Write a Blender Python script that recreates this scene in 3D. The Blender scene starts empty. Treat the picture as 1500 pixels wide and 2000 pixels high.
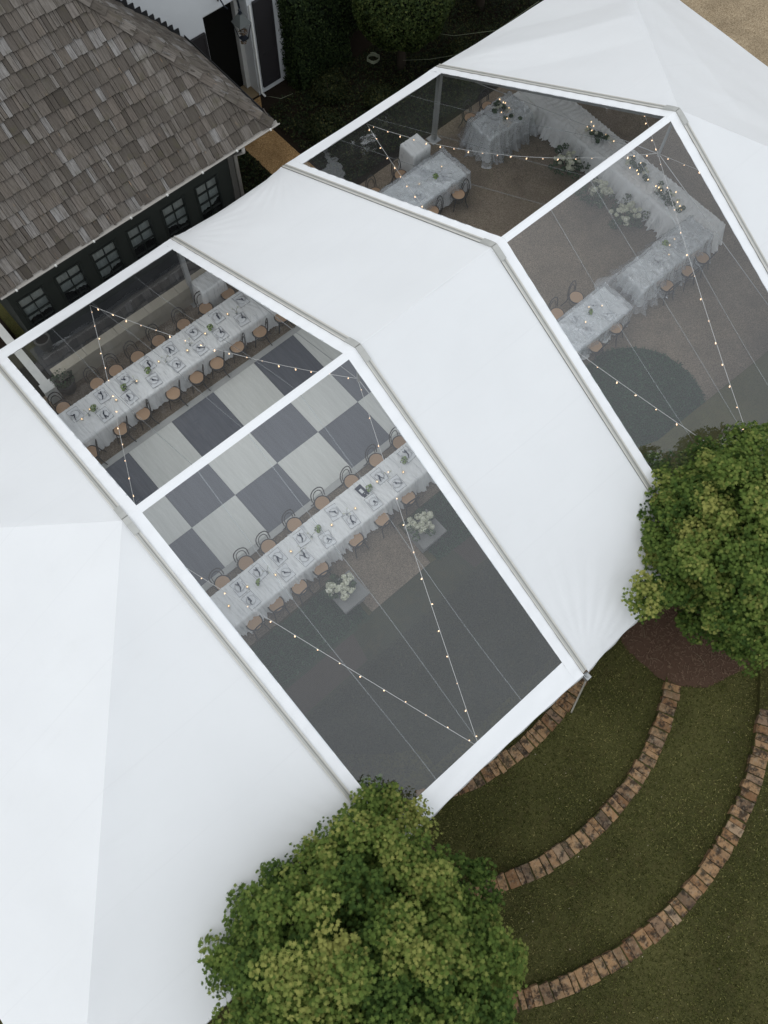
import bpy, math, random
import numpy as np
from mathutils import Vector, Matrix
random.seed(7); RNG = np.random.default_rng(7)
R_ = math.radians
sc = bpy.context.scene
COL = sc.collection

# ------------------------------------------------------------------ camera, sky, sun, exposure
CAM = np.array((-1.357, -8.184, 19.753))
ROT = np.array(((0.75313166, 0.60955432, -0.24745954), (-0.65759626, 0.70837632, -0.25645693), (0.01897005, 0.3558743, 0.93434128)))
cd = bpy.data.cameras.new('camera'); cam = bpy.data.objects.new('camera', cd); COL.objects.link(cam)
cd.sensor_fit = 'HORIZONTAL'; cd.sensor_width = 36; cd.lens = 1653.3 / 1500 * 36
cd.clip_start = .1; cd.clip_end = 3000
m4 = Matrix([list(ROT[i]) + [CAM[i]] for i in range(3)] + [[0, 0, 0, 1]])
cam.matrix_world = m4
sc.camera = cam
SUN_EL, SUN_AZ = 66, -60                      # azimuth measured from +Y towards +X
w = bpy.data.worlds.new('World'); sc.world = w; w.use_nodes = True
nt = w.node_tree; bg = nt.nodes['Background']
sky = nt.nodes.new('ShaderNodeTexSky'); sky.sky_type = 'NISHITA'; sky.sun_disc = False
sky.sun_elevation = R_(SUN_EL); sky.sun_rotation = R_(SUN_AZ)
sky.air_density = 1.0; sky.dust_density = 3.0; sky.ozone_density = 1.0
hs = nt.nodes.new('ShaderNodeHueSaturation'); hs.inputs['Saturation'].default_value = .22
mxs = nt.nodes.new('ShaderNodeMix'); mxs.data_type = 'RGBA'; mxs.inputs[0].default_value = .78      # even cloud deck over the sky
mxs.inputs[7].default_value = (8.35, 8.85, 9.4, 1)
nt.links.new(sky.outputs[0], hs.inputs['Color']); nt.links.new(hs.outputs[0], mxs.inputs[6]); nt.links.new(mxs.outputs[2], bg.inputs['Color'])
bg.inputs['Strength'].default_value = .108
sd = bpy.data.lights.new('sun', 'SUN'); sd.energy = .5; sd.angle = R_(50); sd.color = (1, .975, .94)
so = bpy.data.objects.new('sun', sd); COL.objects.link(so)
sv = Vector((math.sin(R_(SUN_AZ)) * math.cos(R_(SUN_EL)), math.cos(R_(SUN_AZ)) * math.cos(R_(SUN_EL)), math.sin(R_(SUN_EL))))
so.rotation_euler = sv.to_track_quat('Z', 'Y').to_euler(); so.location = (0, 0, 40)
vs = sc.view_settings; vs.view_transform = 'Standard'; vs.look = 'None'; vs.gamma = 1; vs.exposure = 0.32
vs.use_curve_mapping = False
cy = sc.cycles; cy.max_bounces = 8; cy.transparent_max_bounces = 18; cy.diffuse_bounces = 3; cy.glossy_bounces = 3; cy.use_denoising = True
cy.caustics_reflective = False; cy.caustics_refractive = False

# ------------------------------------------------------------------ helpers
def project(p):
    q = ROT.T @ (np.asarray(p, float) - CAM)
    return 750 + 1653.3 * q[0] / -q[2], 1000 - 1653.3 * q[1] / -q[2]
class MB:
    def __init__(s): s.v = []; s.f = []
    def add(s, v, f):
        n = len(s.v); s.v += [tuple(x) for x in v]; s.f += [tuple(i + n for i in q) for q in f]
    def box(s, x0, x1, y0, y1, z0, z1):
        s.add([(x0, y0, z0), (x1, y0, z0), (x1, y1, z0), (x0, y1, z0), (x0, y0, z1), (x1, y0, z1), (x1, y1, z1), (x0, y1, z1)],
              [(0, 3, 2, 1), (4, 5, 6, 7), (0, 1, 5, 4), (1, 2, 6, 5), (2, 3, 7, 6), (3, 0, 4, 7)])
    def bar(s, a, b, wd, ht, up=(0, 0, 1)):
        a = Vector(a); b = Vector(b); d = (b - a).normalized(); u = Vector(up); sdv = d.cross(u).normalized(); u = sdv.cross(d)
        vs_ = []
        for p in (a, b):
            for i, j in ((-1, -1), (1, -1), (1, 1), (-1, 1)): vs_.append(p + sdv * i * wd / 2 + u * j * ht / 2)
        s.add(vs_, [(0, 1, 2, 3), (7, 6, 5, 4), (0, 4, 5, 1), (1, 5, 6, 2), (2, 6, 7, 3), (3, 7, 4, 0)])
    def tube(s, pts, r, n=6, closed=False):
        pts = [Vector(p) for p in pts]; N = len(pts); rs = r if hasattr(r, '__len__') else [r] * N
        vs_ = []; u = None
        for i, p in enumerate(pts):
            if closed: t = pts[(i + 1) % N] - pts[i - 1]
            else: t = pts[min(i + 1, N - 1)] - pts[max(i - 1, 0)]
            t.normalize()
            if u is None: u = t.orthogonal().normalized()
            else:
                u = u - t * u.dot(t)
                u = u.normalized() if u.length > 1e-6 else t.orthogonal().normalized()
            b = t.cross(u)
            for k in range(n):
                a = 2 * math.pi * k / n; vs_.append(p + (u * math.cos(a) + b * math.sin(a)) * rs[i])
        fs = []
        for i in range(N if closed else N - 1):
            j = (i + 1) % N
            for k in range(n): fs.append((i * n + k, i * n + (k + 1) % n, j * n + (k + 1) % n, j * n + k))
        if not closed: fs += [tuple(range(n))[::-1], tuple((N - 1) * n + k for k in range(n))]
        s.add(vs_, fs)
    def lathe(s, prof, n=16, c=(0, 0, 0)):
        vs_ = []
        for r, z in prof:
            for k in range(n):
                a = 2 * math.pi * k / n; vs_.append((c[0] + r * math.cos(a), c[1] + r * math.sin(a), c[2] + z))
        fs = [(i * n + k, i * n + (k + 1) % n, (i + 1) * n + (k + 1) % n, (i + 1) * n + k) for i in range(len(prof) - 1) for k in range(n)]
        fs += [tuple(range(n))[::-1], tuple((len(prof) - 1) * n + k for k in range(n))]
        s.add(vs_, fs)
    def grid(s, fn, nu, nv):
        vs_ = [fn(i / nu, j / nv) for j in range(nv + 1) for i in range(nu + 1)]
        fs = [(j * (nu + 1) + i, j * (nu + 1) + i + 1, (j + 1) * (nu + 1) + i + 1, (j + 1) * (nu + 1) + i) for j in range(nv) for i in range(nu)]
        s.add(vs_, fs)
    def mesh(s, name, mat, smooth=False):
        me = bpy.data.meshes.new(name); me.from_pydata(s.v, [], s.f); me.update()
        if mat: me.materials.append(mat)
        if smooth: me.polygons.foreach_set('use_smooth', [True] * len(me.polygons))
        return me
    def build(s, name, mat, parent=None, smooth=False, loc=None, rz=0):
        return obj(name, s.mesh(name, mat, smooth), parent, loc, rz)
def obj(name, me, parent=None, loc=None, rz=0):
    o = bpy.data.objects.new(name, me); COL.objects.link(o)
    if parent: o.parent = parent
    if loc is not None: o.location = loc
    if rz: o.rotation_euler = (0, 0, rz)
    return o
def tag(o, label=None, cat=None, group=None, kind=None):
    if label: o['label'] = label
    if cat: o['category'] = cat
    if group: o['group'] = group
    if kind: o['kind'] = kind
    return o
def thing(name, label, cat, loc=(0, 0, 0), rz=0, group=None):
    return tag(obj(name, None, None, loc, rz), label, cat, group)
def copy_tree(o, parent=None):
    c = o.copy(); COL.objects.link(c); c.parent = parent
    for ch in list(o.children): copy_tree(ch, c)
    return c
def np_mesh(name, V, F, mat, attr=None, smooth=False):
    """V (N,3), F (M,k) with constant k; attr: per-face float"""
    me = bpy.data.meshes.new(name); M, k = F.shape
    me.vertices.add(len(V)); me.vertices.foreach_set('co', np.ascontiguousarray(V, dtype=np.float32).ravel())
    me.loops.add(M * k); me.loops.foreach_set('vertex_index', np.ascontiguousarray(F, dtype=np.int32).ravel())
    me.polygons.add(M); me.polygons.foreach_set('loop_start', np.arange(0, M * k, k, dtype=np.int32))
    try: me.polygons.foreach_set('loop_total', np.full(M, k, dtype=np.int32))
    except Exception: pass
    if attr is not None:
        a = me.attributes.new('mixv', 'FLOAT', 'FACE'); a.data.foreach_set('value', np.ascontiguousarray(attr, dtype=np.float32))
    me.update(calc_edges=True)
    if smooth: me.polygons.foreach_set('use_smooth', np.ones(M, dtype=bool))
    me.materials.append(mat)
    return me
def scatter(P, Nn, size, shape, mat, name, attr=None, tilt=.5, fold=0.0):
    """put a flat leaf polygon (k,2) at each P, facing Nn jittered by tilt"""
    n = len(P); k = len(shape)
    Nn = Nn + RNG.normal(0, tilt, (n, 3)); Nn /= np.linalg.norm(Nn, axis=1)[:, None] + 1e-9
    T = RNG.normal(0, 1, (n, 3)); T -= Nn * (T * Nn).sum(1)[:, None]; T /= np.linalg.norm(T, axis=1)[:, None] + 1e-9
    B = np.cross(Nn, T); sh = np.asarray(shape)
    sz = size if hasattr(size, '__len__') else np.full(n, size)
    V = P[:, None, :] + sz[:, None, None] * (sh[None, :, 0, None] * T[:, None, :] + sh[None, :, 1, None] * B[:, None, :])
    if fold: V -= Nn[:, None, :] * (sz[:, None] * fold * (sh[:, 0] ** 2 + sh[:, 1] ** 2)[None, :])[:, :, None]
    F = np.arange(n * k).reshape(n, k)
    return np_mesh(name, V.reshape(-1, 3), F, mat, attr)
ORD = ['first', 'second', 'third', 'fourth', 'fifth', 'sixth', 'seventh', 'eighth', 'ninth', 'tenth', 'eleventh', 'twelfth', 'thirteenth', 'fourteenth', 'fifteenth']

# ------------------------------------------------------------------ materials
class NB:
    """tiny node builder"""
    def __init__(s, name):
        s.m = bpy.data.materials.new(name); s.m.use_nodes = True; s.t = s.m.node_tree; s.n = s.t.nodes; s.l = s.t.links
        s.b = s.n['Principled BSDF']; s.out = s.n['Material Output']
    def node(s, typ, **kw):
        nd = s.n.new(typ)
        for k, v in kw.items():
            if hasattr(nd, k): setattr(nd, k, v)
            else: nd.inputs[k.replace('_', ' ')].default_value = v
        return nd
    def coord(s, scale=(1, 1, 1), kind='Object'):
        tc = s.node('ShaderNodeTexCoord'); mp = s.node('ShaderNodeMapping'); mp.inputs['Scale'].default_value = scale
        s.l.new(tc.outputs[kind], mp.inputs[0]); return mp.outputs[0]
    def noise(s, scale, detail=4, rough=.6, vec=None, dist=0):
        nd = s.node('ShaderNodeTexNoise'); nd.inputs['Scale'].default_value = scale; nd.inputs['Detail'].default_value = detail
        nd.inputs['Roughness'].default_value = rough; nd.inputs['Distortion'].default_value = dist
        if vec is not None: s.l.new(vec, nd.inputs['Vector'])
        return nd.outputs['Fac']
    def ramp(s, fac, stops, interp='LINEAR'):
        r = s.node('ShaderNodeValToRGB'); e = r.color_ramp.elements; r.color_ramp.interpolation = interp
        while len(e) < len(stops): e.new(.5)
        for el, (p, c) in zip(e, stops): el.position = p; el.color = (*c, 1) if len(c) == 3 else c
        s.l.new(fac, r.inputs[0]); return r.outputs[0]
    def mix(s, a, b, fac, mode='MIX'):
        m = s.node('ShaderNodeMix'); m.data_type = 'RGBA'; m.blend_type = mode
        for v, i in ((fac, 0), (a, 6), (b, 7)):
            if hasattr(v, 'is_output') or isinstance(v, bpy.types.NodeSocket): s.l.new(v, m.inputs[i])
            elif isinstance(v, (int, float)): m.inputs[i].default_value = v
            else: m.inputs[i].default_value = (*v, 1)
        return m.outputs[2]
    def math(s, a, b, op):
        m = s.node('ShaderNodeMath', operation=op)
        for i, v in enumerate((a, b)):
            if isinstance(v, (int, float)): m.inputs[i].default_value = v
            else: s.l.new(v, m.inputs[i])
        return m.outputs[0]
    def rnd(s):
        oi = s.node('ShaderNodeObjectInfo'); g = s.node('ShaderNodeNewGeometry')
        return s.math(s.math(s.math(oi.outputs['Random'], 7.31, 'MULTIPLY'), s.math(g.outputs['Random Per Island'], 3.77, 'MULTIPLY'), 'ADD'), 1.0, 'FRACT')
    def bump(s, h, strength=.3, dist=.01):
        b = s.node('ShaderNodeBump'); b.inputs['Strength'].default_value = strength; b.inputs['Distance'].default_value = dist
        s.l.new(h, b.inputs['Height']); s.l.new(b.outputs[0], s.b.inputs['Normal']); return b.outputs[0]
    def set(s, color=None, rough=.6, spec=.3, metal=0):
        if color is not None:
            if isinstance(color, tuple): s.b.inputs['Base Color'].default_value = (*color, 1)
            else: s.l.new(color, s.b.inputs['Base Color'])
        s.b.inputs['Roughness'].default_value = rough; s.b.inputs['Specular IOR Level'].default_value = spec; s.b.inputs['Metallic'].default_value = metal
        return s
def simple(name, col, rough=.6, spec=.3, metal=0, var=.25, scale=8, bump=0, bscale=60):
    b = NB(name); v = b.coord()
    c2 = tuple(max(0, x * (1 - var)) for x in col)
    b.set(b.mix(c2, col, b.noise(scale, 5, .65, v)), rough, spec, metal)
    if bump: b.bump(b.noise(bscale, 5, .7, v), bump, .01)
    return b.m
def make_fabric(name, col, transl=.18, bump=.12):
    b = NB(name); v = b.coord()
    n1 = b.noise(.45, 5, .6, v)
    sx = b.node('ShaderNodeSeparateXYZ'); b.l.new(v, sx.inputs[0])
    fr = b.math(b.math(b.math(sx.outputs[1], 1.52, 'DIVIDE'), b.math(b.noise(.3, 2, .5, v), .02, 'MULTIPLY'), 'ADD'), 1.0, 'FRACT')
    ln = b.ramp(fr, [(.0, (1, 1, 1)), (.012, (1, 1, 1)), (.0125, (0, 0, 0)), (1, (0, 0, 0))], 'CONSTANT')          # lapped weld of the vinyl widths
    base = b.mix(tuple(x * .955 for x in col), col, b.ramp(n1, [(.3, (0, 0, 0)), (.7, (1, 1, 1))]))
    dirt = b.ramp(b.noise(1.7, 7, .7, b.coord((.5, 2.2, 1)), .5), [(.56, (0, 0, 0)), (.85, (.09, .09, .09))])
    base = b.mix(base, (.55, .54, .5), dirt)
    b.set(b.mix(base, tuple(x * .95 for x in col), b.math(ln, .7, 'MULTIPLY')), .45, .25)
    vm = b.coord((1, 1, 1)); h = b.math(b.noise(5, 6, .6, vm, .6), b.noise(.9, 4, .6, b.coord((1, 2.5, 1)), 1.2), 'ADD'); nb = b.bump(h, bump * 1.3, .02)
    tr = b.node('ShaderNodeBsdfTranslucent'); tr.inputs[0].default_value = (*col, 1)
    ms = b.node('ShaderNodeMixShader'); ms.inputs[0].default_value = transl
    b.l.new(b.b.outputs[0], ms.inputs[1]); b.l.new(tr.outputs[0], ms.inputs[2]); b.l.new(ms.outputs[0], b.out.inputs[0])
    return b.m
def make_clear(name, haze=.018, tint=(.95, .965, .975), bump=.04, refl=2.1, rough=.03, bscale=2.2):
    b = NB(name); b.n.remove(b.b); v = b.coord()
    bp = b.node('ShaderNodeBump'); bp.inputs['Strength'].default_value = bump; bp.inputs['Distance'].default_value = .05
    b.l.new(b.noise(bscale, 4, .55, v, .8), bp.inputs['Height'])
    tr = b.node('ShaderNodeBsdfTransparent'); tr.inputs[0].default_value = (*tint, 1)
    gl = b.node('ShaderNodeBsdfGlossy'); gl.inputs['Roughness'].default_value = rough; gl.inputs[0].default_value = (1, 1, 1, 1)
    b.l.new(bp.outputs[0], gl.inputs['Normal'])
    df = b.node('ShaderNodeBsdfDiffuse'); df.inputs[0].default_value = (.8, .82, .85, 1)
    fr = b.node('ShaderNodeLayerWeight'); fr.inputs[0].default_value = .5; b.l.new(bp.outputs[0], fr.inputs['Normal'])
    f2 = b.math(b.math(b.math(b.math(fr.outputs['Facing'], 5.0, 'POWER'), .96, 'MULTIPLY'), .038, 'ADD'), refl, 'MULTIPLY')
    f3 = b.node('ShaderNodeMath', operation='MINIMUM'); b.l.new(f2, f3.inputs[0]); f3.inputs[1].default_value = .95
    hz = b.math(b.ramp(b.noise(1.1, 5, .65, v), [(.25, (haze * .6,) * 3), (.75, (haze * 1.4,) * 3)]), 1.0, 'MULTIPLY')
    m1 = b.node('ShaderNodeMixShader'); b.l.new(hz, m1.inputs[0]); b.l.new(tr.outputs[0], m1.inputs[1]); b.l.new(df.outputs[0], m1.inputs[2])
    m2 = b.node('ShaderNodeMixShader'); b.l.new(f3.outputs[0], m2.inputs[0]); b.l.new(m1.outputs[0], m2.inputs[1]); b.l.new(gl.outputs[0], m2.inputs[2])
    b.l.new(m2.outputs[0], b.out.inputs[0]); return b.m
def make_leaf(name, dark, mid, light, transl=.3, rough=.65):
    b = NB(name); at = b.node('ShaderNodeAttribute'); at.attribute_name = 'mixv'
    c = b.ramp(at.outputs['Fac'], [(0, dark), (.5, mid), (1, light)])
    b.set(c, rough, .12)
    tr = b.node('ShaderNodeBsdfTranslucent'); b.l.new(c, tr.inputs[0])
    ms = b.node('ShaderNodeMixShader'); ms.inputs[0].default_value = transl
    b.l.new(b.b.outputs[0], ms.inputs[1]); b.l.new(tr.outputs[0], ms.inputs[2]); b.l.new(ms.outputs[0], b.out.inputs[0]); return b.m
def make_lawn(name, dark, mid, light):
    b = NB(name); v = b.coord()
    big = b.noise(.55, 5, .6, v); med = b.noise(3.2, 5, .7, v); fine = b.noise(26, 6, .85, v); mow = b.noise(90, 2, .7, v)
    c = b.ramp(fine, [(.34, dark), (.5, mid), (.68, light)])
    c = b.mix(c, (.05, .04, .015), b.ramp(med, [(.48, (0, 0, 0)), (.72, (.7, .7, .7))]))
    c = b.mix(c, tuple(x * 1.35 for x in light), b.ramp(big, [(.42, (0, 0, 0)), (.75, (.55, .55, .55))]))
    b.set(c, .85, .12); b.bump(fine, .25, .02); return b.m
def make_gravel(name, cols, scale=70, bump=.8):
    b = NB(name); v = b.coord()
    vo = b.node('ShaderNodeTexVoronoi'); vo.inputs['Scale'].default_value = scale; b.l.new(v, vo.inputs['Vector'])
    sep = b.node('ShaderNodeSeparateColor'); b.l.new(vo.outputs['Color'], sep.inputs[0])
    c = b.ramp(sep.outputs[0], [(0, cols[0]), (.5, cols[1]), (1, cols[2])])
    c = b.mix(c, tuple(x * .6 for x in cols[0]), b.ramp(b.noise(1.3, 5, .6, v), [(.4, (0, 0, 0)), (.85, (.6, .6, .6))]))
    b.set(c, .85, .2)
    b.bump(b.math(vo.outputs['Distance'], -1.0, 'MULTIPLY'), bump, .02); return b.m

M = {}
M['fabric'] = make_fabric('white_vinyl', (.86, .87, .875), .2)
M['border'] = make_fabric('white_border_vinyl', (.86, .87, .88), .1, .2)
M['clear'] = make_clear('clear_vinyl')
M['seam'] = make_clear('vinyl_seam', .07, (.86, .88, .88), .05, 1.8, .08)
M['alu'] = simple('aluminium_rail', (.5, .5, .47), .45, .4, .25, .3, 3)
M['alu_dark'] = simple('rail_groove', (.24, .235, .21), .6, .3, 0, .3)
M['rail_light'] = simple('rail_pale_edge', (.62, .6, .55), .5, .3)
M['leg'] = simple('tent_leg_metal', (.45, .46, .46), .4, .5, .4)
M['cable'] = simple('steel_cable', (.5, .5, .5), .4, .5, .5)
M['strap'] = simple('webbing_strap', (.55, .52, .45), .8, .1)
M['wire'] = simple('light_wire', (.75, .73, .7), .6, .3)
M['bulb'] = NB('warm_bulb').set((.9, .7, .45), .3).m
M['bulb'].node_tree.nodes['Principled BSDF'].inputs['Emission Color'].default_value = (1, .63, .36, 1)
M['bulb'].node_tree.nodes['Principled BSDF'].inputs['Emission Strength'].default_value = 2.3
M['flame'] = NB('candle_flame').set((.9, .7, .45), .3).m
M['flame'].node_tree.nodes['Principled BSDF'].inputs['Emission Color'].default_value = (1, .66, .34, 1)
M['flame'].node_tree.nodes['Principled BSDF'].inputs['Emission Strength'].default_value = 2.2
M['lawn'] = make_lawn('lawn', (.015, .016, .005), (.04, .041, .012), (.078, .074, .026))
M['turfblade'] = make_leaf('shade_tinted_blades', (.008, .012, .006), (.022, .03, .013), (.07, .075, .04), .2, .8)  # grass blade colours darkened to carry the shade under the tent
M['turf'] = make_lawn('shade_tinted_lawn', (.008, .011, .005), (.017, .021, .010), (.032, .036, .018))  # the same lawn coloured darker, with the tent's shade put in
M['gravel'] = make_gravel('court_gravel', ((.11, .085, .06), (.2, .155, .11), (.31, .25, .19)))
M['forecourt'] = make_gravel('daylit_court_gravel', ((.2, .15, .09), (.34, .26, .165), (.46, .37, .25)), 45)  # court gravel again, colour brightened for open daylight beyond the tent
M['path'] = make_gravel('orange_path_gravel', ((.16, .09, .035), (.3, .18, .075), (.42, .28, .14)), 55)
M['soil'] = simple('dark_soil', (.022, .016, .011), .95, .1, var=.6, scale=14, bump=.9, bscale=40)
M['mulch'] = simple('red_mulch', (.1, .06, .041), .95, .1, var=.6, scale=25, bump=1.0, bscale=60)
M['strip'] = simple('brown_soil', (.055, .042, .032), .95, .1, var=.5, scale=12)
M['chip'] = simple('bark_chip', (.19, .125, .085), .9, .1, var=.75, scale=9)
M['twig'] = simple('twig', (.15, .11, .075), .9, .1)
M['bed'] = make_lawn('bed_soil', (.006, .01, .006), (.016, .028, .014), (.03, .05, .025))
M['bedleaf'] = make_leaf('bed_blades', (.012, .04, .016), (.026, .07, .03), (.06, .12, .06), .2)
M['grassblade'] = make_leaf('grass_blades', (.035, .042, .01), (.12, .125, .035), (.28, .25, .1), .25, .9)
def stone_mat():
    b = NB('edging_stone'); v = b.node('ShaderNodeNewGeometry').outputs['Position']; r = b.rnd()
    base = b.ramp(r, [(0, (.15, .08, .04)), (.2, (.24, .14, .068)), (.4, (.28, .175, .095)), (.55, (.23, .14, .075)), (.68, (.1, .068, .045)), (.78, (.28, .175, .09)), (.9, (.17, .11, .07)), (1, (.27, .19, .12))])
    vr = b.node('ShaderNodeVectorMath', operation='ADD'); b.l.new(v, vr.inputs[0]); cb = b.node('ShaderNodeCombineXYZ')
    b.l.new(b.math(r, 37.0, 'MULTIPLY'), cb.inputs[0]); b.l.new(cb.outputs[0], vr.inputs[1])
    mold = b.noise(5.5, 6, .7, vr.outputs[0])
    c = b.mix(base, (.018, .015, .012), b.ramp(mold, [(.46, (0, 0, 0)), (.58, (.88, .88, .88))]))
    c = b.mix(c, (.3, .25, .18), b.ramp(b.noise(14, 5, .7, vr.outputs[0]), [(.52, (0, 0, 0)), (.75, (.6, .6, .6))]))
    c = b.mix(c, (.045, .05, .025), b.ramp(b.noise(2.3, 5, .7, v), [(.55, (0, 0, 0)), (.75, (.6, .6, .6))]))
    b.set(c, .9, .15); b.bump(b.noise(25, 6, .7, vr.outputs[0]), .7, .02); return b.m
M['stone'] = stone_mat()
def shingle_mat(name):
    b = NB(name); r = b.rnd(); v = b.coord((1, 1, 1), 'Object')
    base = b.ramp(r, [(0, (.06, .052, .043)), (.18, (.14, .122, .104)), (.34, (.08, .07, .059)), (.5, (.18, .162, .143)), (.64, (.098, .085, .073)), (.8, (.15, .128, .108)), (.92, (.24, .23, .22)), (1, (.11, .094, .078))])
    cb = b.node('ShaderNodeCombineXYZ'); b.l.new(b.math(r, 53.0, 'MULTIPLY'), cb.inputs[0]); b.l.new(b.math(r, 31.0, 'MULTIPLY'), cb.inputs[2])
    va = b.node('ShaderNodeVectorMath', operation='ADD'); b.l.new(v, va.inputs[0]); b.l.new(cb.outputs[0], va.inputs[1])
    sm = b.node('ShaderNodeMapping'); sm.inputs['Scale'].default_value = (38, 2.2, 2.2); b.l.new(va.outputs[0], sm.inputs[0])
    grain = b.noise(1.0, 5, .7, sm.outputs[0])
    c = b.mix(base, (.05, .042, .035), b.ramp(grain, [(.42, (0, 0, 0)), (.68, (.85, .85, .85))]))
    s2 = b.node('ShaderNodeMapping'); s2.inputs['Scale'].default_value = (26, 3.0, 3.0); b.l.new(va.outputs[0], s2.inputs[0])
    c = b.mix(c, (.3, .19, .1), b.ramp(b.noise(1.0, 3, .6, s2.outputs[0]), [(.69, (0, 0, 0)), (.76, (.75, .75, .75))]))
    c = b.mix(c, (.07, .065, .035), b.ramp(b.noise(3.5, 4, .6, va.outputs[0]), [(.55, (0, 0, 0)), (.8, (.55, .55, .55))]))
    b.set(c, .85, .15); b.bump(grain, .5, .01); return b.m
M['shingle'] = shingle_mat('cedar_shingle')
M['gutter'] = simple('grey_gutter', (.4, .375, .34), .5, .4, .1, .35, 3)
M['metal_dark'] = simple('dark_flashing', (.03, .03, .032), .5, .4, .2)
M['wing_wall'] = simple('dark_green_wall', (.022, .026, .022), .7, .3, var=.2, scale=4)
M['frame_dark'] = simple('dark_window_frame', (.016, .02, .018), .5, .4)
M['glass'] = make_clear('window_glass', .01, (.8, .84, .83), .1, 2.4, .02, 3)
M['reflection_sheet'] = simple('pale_pane_reflection', (.42, .435, .43), .9, .1, var=.25, scale=6)  # pale sheets added behind the glass, standing in for reflections in the panes
M['white_wall'] = simple('limewashed_brick', (.66, .68, .69), .9, .1, var=.12, scale=1.5, bump=.5, bscale=22)
M['white_trim'] = simple('white_painted_trim', (.6, .6, .57), .6, .3, var=.12)
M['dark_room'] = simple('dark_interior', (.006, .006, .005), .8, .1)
M['shutter'] = simple('charcoal_shutter', (.026, .024, .026), .6, .3, var=.25)
M['brick_sill'] = simple('brick_threshold', (.2, .15, .09), .9, .1)
M['iron'] = simple('lantern_iron', (.014, .02, .03), .5, .5, .3)
M['verdigris'] = simple('lantern_roof_metal', (.1, .11, .105), .55, .4, .2)
M['beige'] = simple('beige_stucco', (.42, .385, .31), .9, .1, var=.25, scale=3, bump=.3)
M['slate'] = simple('dark_slate', (.02, .022, .024), .5, .4, var=.5, scale=3, bump=.3, bscale=15)
M['pot'] = simple('grey_planter', (.1, .095, .085), .8, .2)
M['pot_dark'] = simple('black_urn', (.012, .012, .015), .4, .4)
def tile_mat(name, c1, c2):
    b = NB(name); v = b.coord((9, .8, 1)); r = b.rnd(); n = b.ramp(b.noise(2.6, 6, .75, v), [(.2, (0, 0, 0)), (.8, (1, 1, 1))]); n2 = b.ramp(b.noise(1.6, 4, .6, b.coord((4.5, .35, 1))), [(.4, (0, 0, 0)), (.62, (1, 1, 1))])
    b.set(b.mix(b.mix(c1, c2, n), tuple(x * 1.02 for x in c1), b.math(n2, .55, "MULTIPLY")), .5, .3); b.bump(n, .1, .003); return b.m
M['tile_light'] = tile_mat('pale_floor_tile', (.5, .5, .465), (.68, .68, .64))
M['tile_dark'] = tile_mat('slate_floor_tile', (.08, .085, .1), (.14, .147, .17))
M['floor_edge'] = simple('floor_edging', (.42, .42, .4), .5, .3, var=.15)
def cloth_mat():
    b = NB('white_gauze'); v = b.coord(); st = b.ramp(b.noise(1, 6, .7, b.coord((17, 1.6, 1.6)), .7), [(.35, (.5, .51, .52)), (.45, (.84, .835, .815)), (.6, (.91, .91, .9))])  # grey streaks put crease shading and thin weave into the colour
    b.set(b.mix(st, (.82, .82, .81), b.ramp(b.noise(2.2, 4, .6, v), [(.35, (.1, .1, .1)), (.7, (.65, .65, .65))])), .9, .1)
    b.bump(b.noise(1, 5, .65, b.coord((40, 5, 5))), .5, .02)
    tr = b.node('ShaderNodeBsdfTranslucent'); tr.inputs[0].default_value = (.75, .74, .72, 1)
    ms = b.node('ShaderNodeMixShader'); ms.inputs[0].default_value = .15
    b.l.new(b.b.outputs[0], ms.inputs[1]); b.l.new(tr.outputs[0], ms.inputs[2]); b.l.new(ms.outputs[0], b.out.inputs[0]); return b.m
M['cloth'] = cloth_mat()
M['plastic'] = make_clear('plastic_sheeting', .3, (.88, .9, .91), 1.0, 2.6, .1, 7)
M['table_wood'] = simple('table_ply', (.3, .22, .14), .6, .3)
M['bent'] = simple('dark_bentwood', (.014, .012, .012), .4, .4, var=.3)
def cane_mat():
    b = NB('woven_cane'); v = b.coord((1, 1, 1))
    wv = b.node('ShaderNodeTexWave'); wv.inputs['Scale'].default_value = 28; b.l.new(v, wv.inputs[0])
    w2 = b.node('ShaderNodeTexWave', bands_direction='Y'); w2.inputs['Scale'].default_value = 28; b.l.new(v, w2.inputs[0])
    f = b.math(wv.outputs['Fac'], w2.outputs['Fac'], 'MULTIPLY')
    b.set(b.mix(b.mix((.38, .24, .145), (.5, .34, .215), f), (.33, .21, .125), b.rnd()), .6, .25); b.bump(f, .3, .004); return b.m
M['cane'] = cane_mat()
M['navy'] = simple('navy_napkin', (.028, .038, .065), .7, .2)
M['ink'] = simple('dark_mat_border', (.12, .125, .14), .7, .2)
M['sheer'] = simple('sheer_placemat', (.72, .725, .73), .7, .2, var=.1)
M['silver'] = simple('cutlery_steel', (.3, .3, .32), .3, .5, .7)
M['wax'] = simple('candle_glass', (.75, .7, .6), .3, .5)
M['vase'] = simple('bud_vase_glass', (.35, .38, .38), .2, .6)
M['lime'] = make_leaf('lime_flower', (.16, .24, .06), (.25, .36, .1), (.4, .5, .2), .2)
M['cream'] = make_leaf('cream_flower', (.5, .52, .36), (.7, .7, .56), (.82, .81, .72), .25)
M['green'] = make_leaf('flower_foliage', (.02, .04, .02), (.05, .09, .04), (.12, .17, .09), .25)
M['pedestal'] = simple('grey_stone_pedestal', (.26, .26, .25), .9, .15, var=.45, scale=9, bump=.6, bscale=30)
M['bark'] = simple('tree_bark', (.06, .048, .036), .95, .1, var=.5, scale=9, bump=.8, bscale=25)
M['maple'] = make_leaf('maple_leaves', (.036, .07, .014), (.112, .165, .033), (.285, .29, .08), .34)
M['hedge'] = make_leaf('hedge_leaves', (.008, .015, .006), (.02, .034, .011), (.05, .07, .022), .15)
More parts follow.
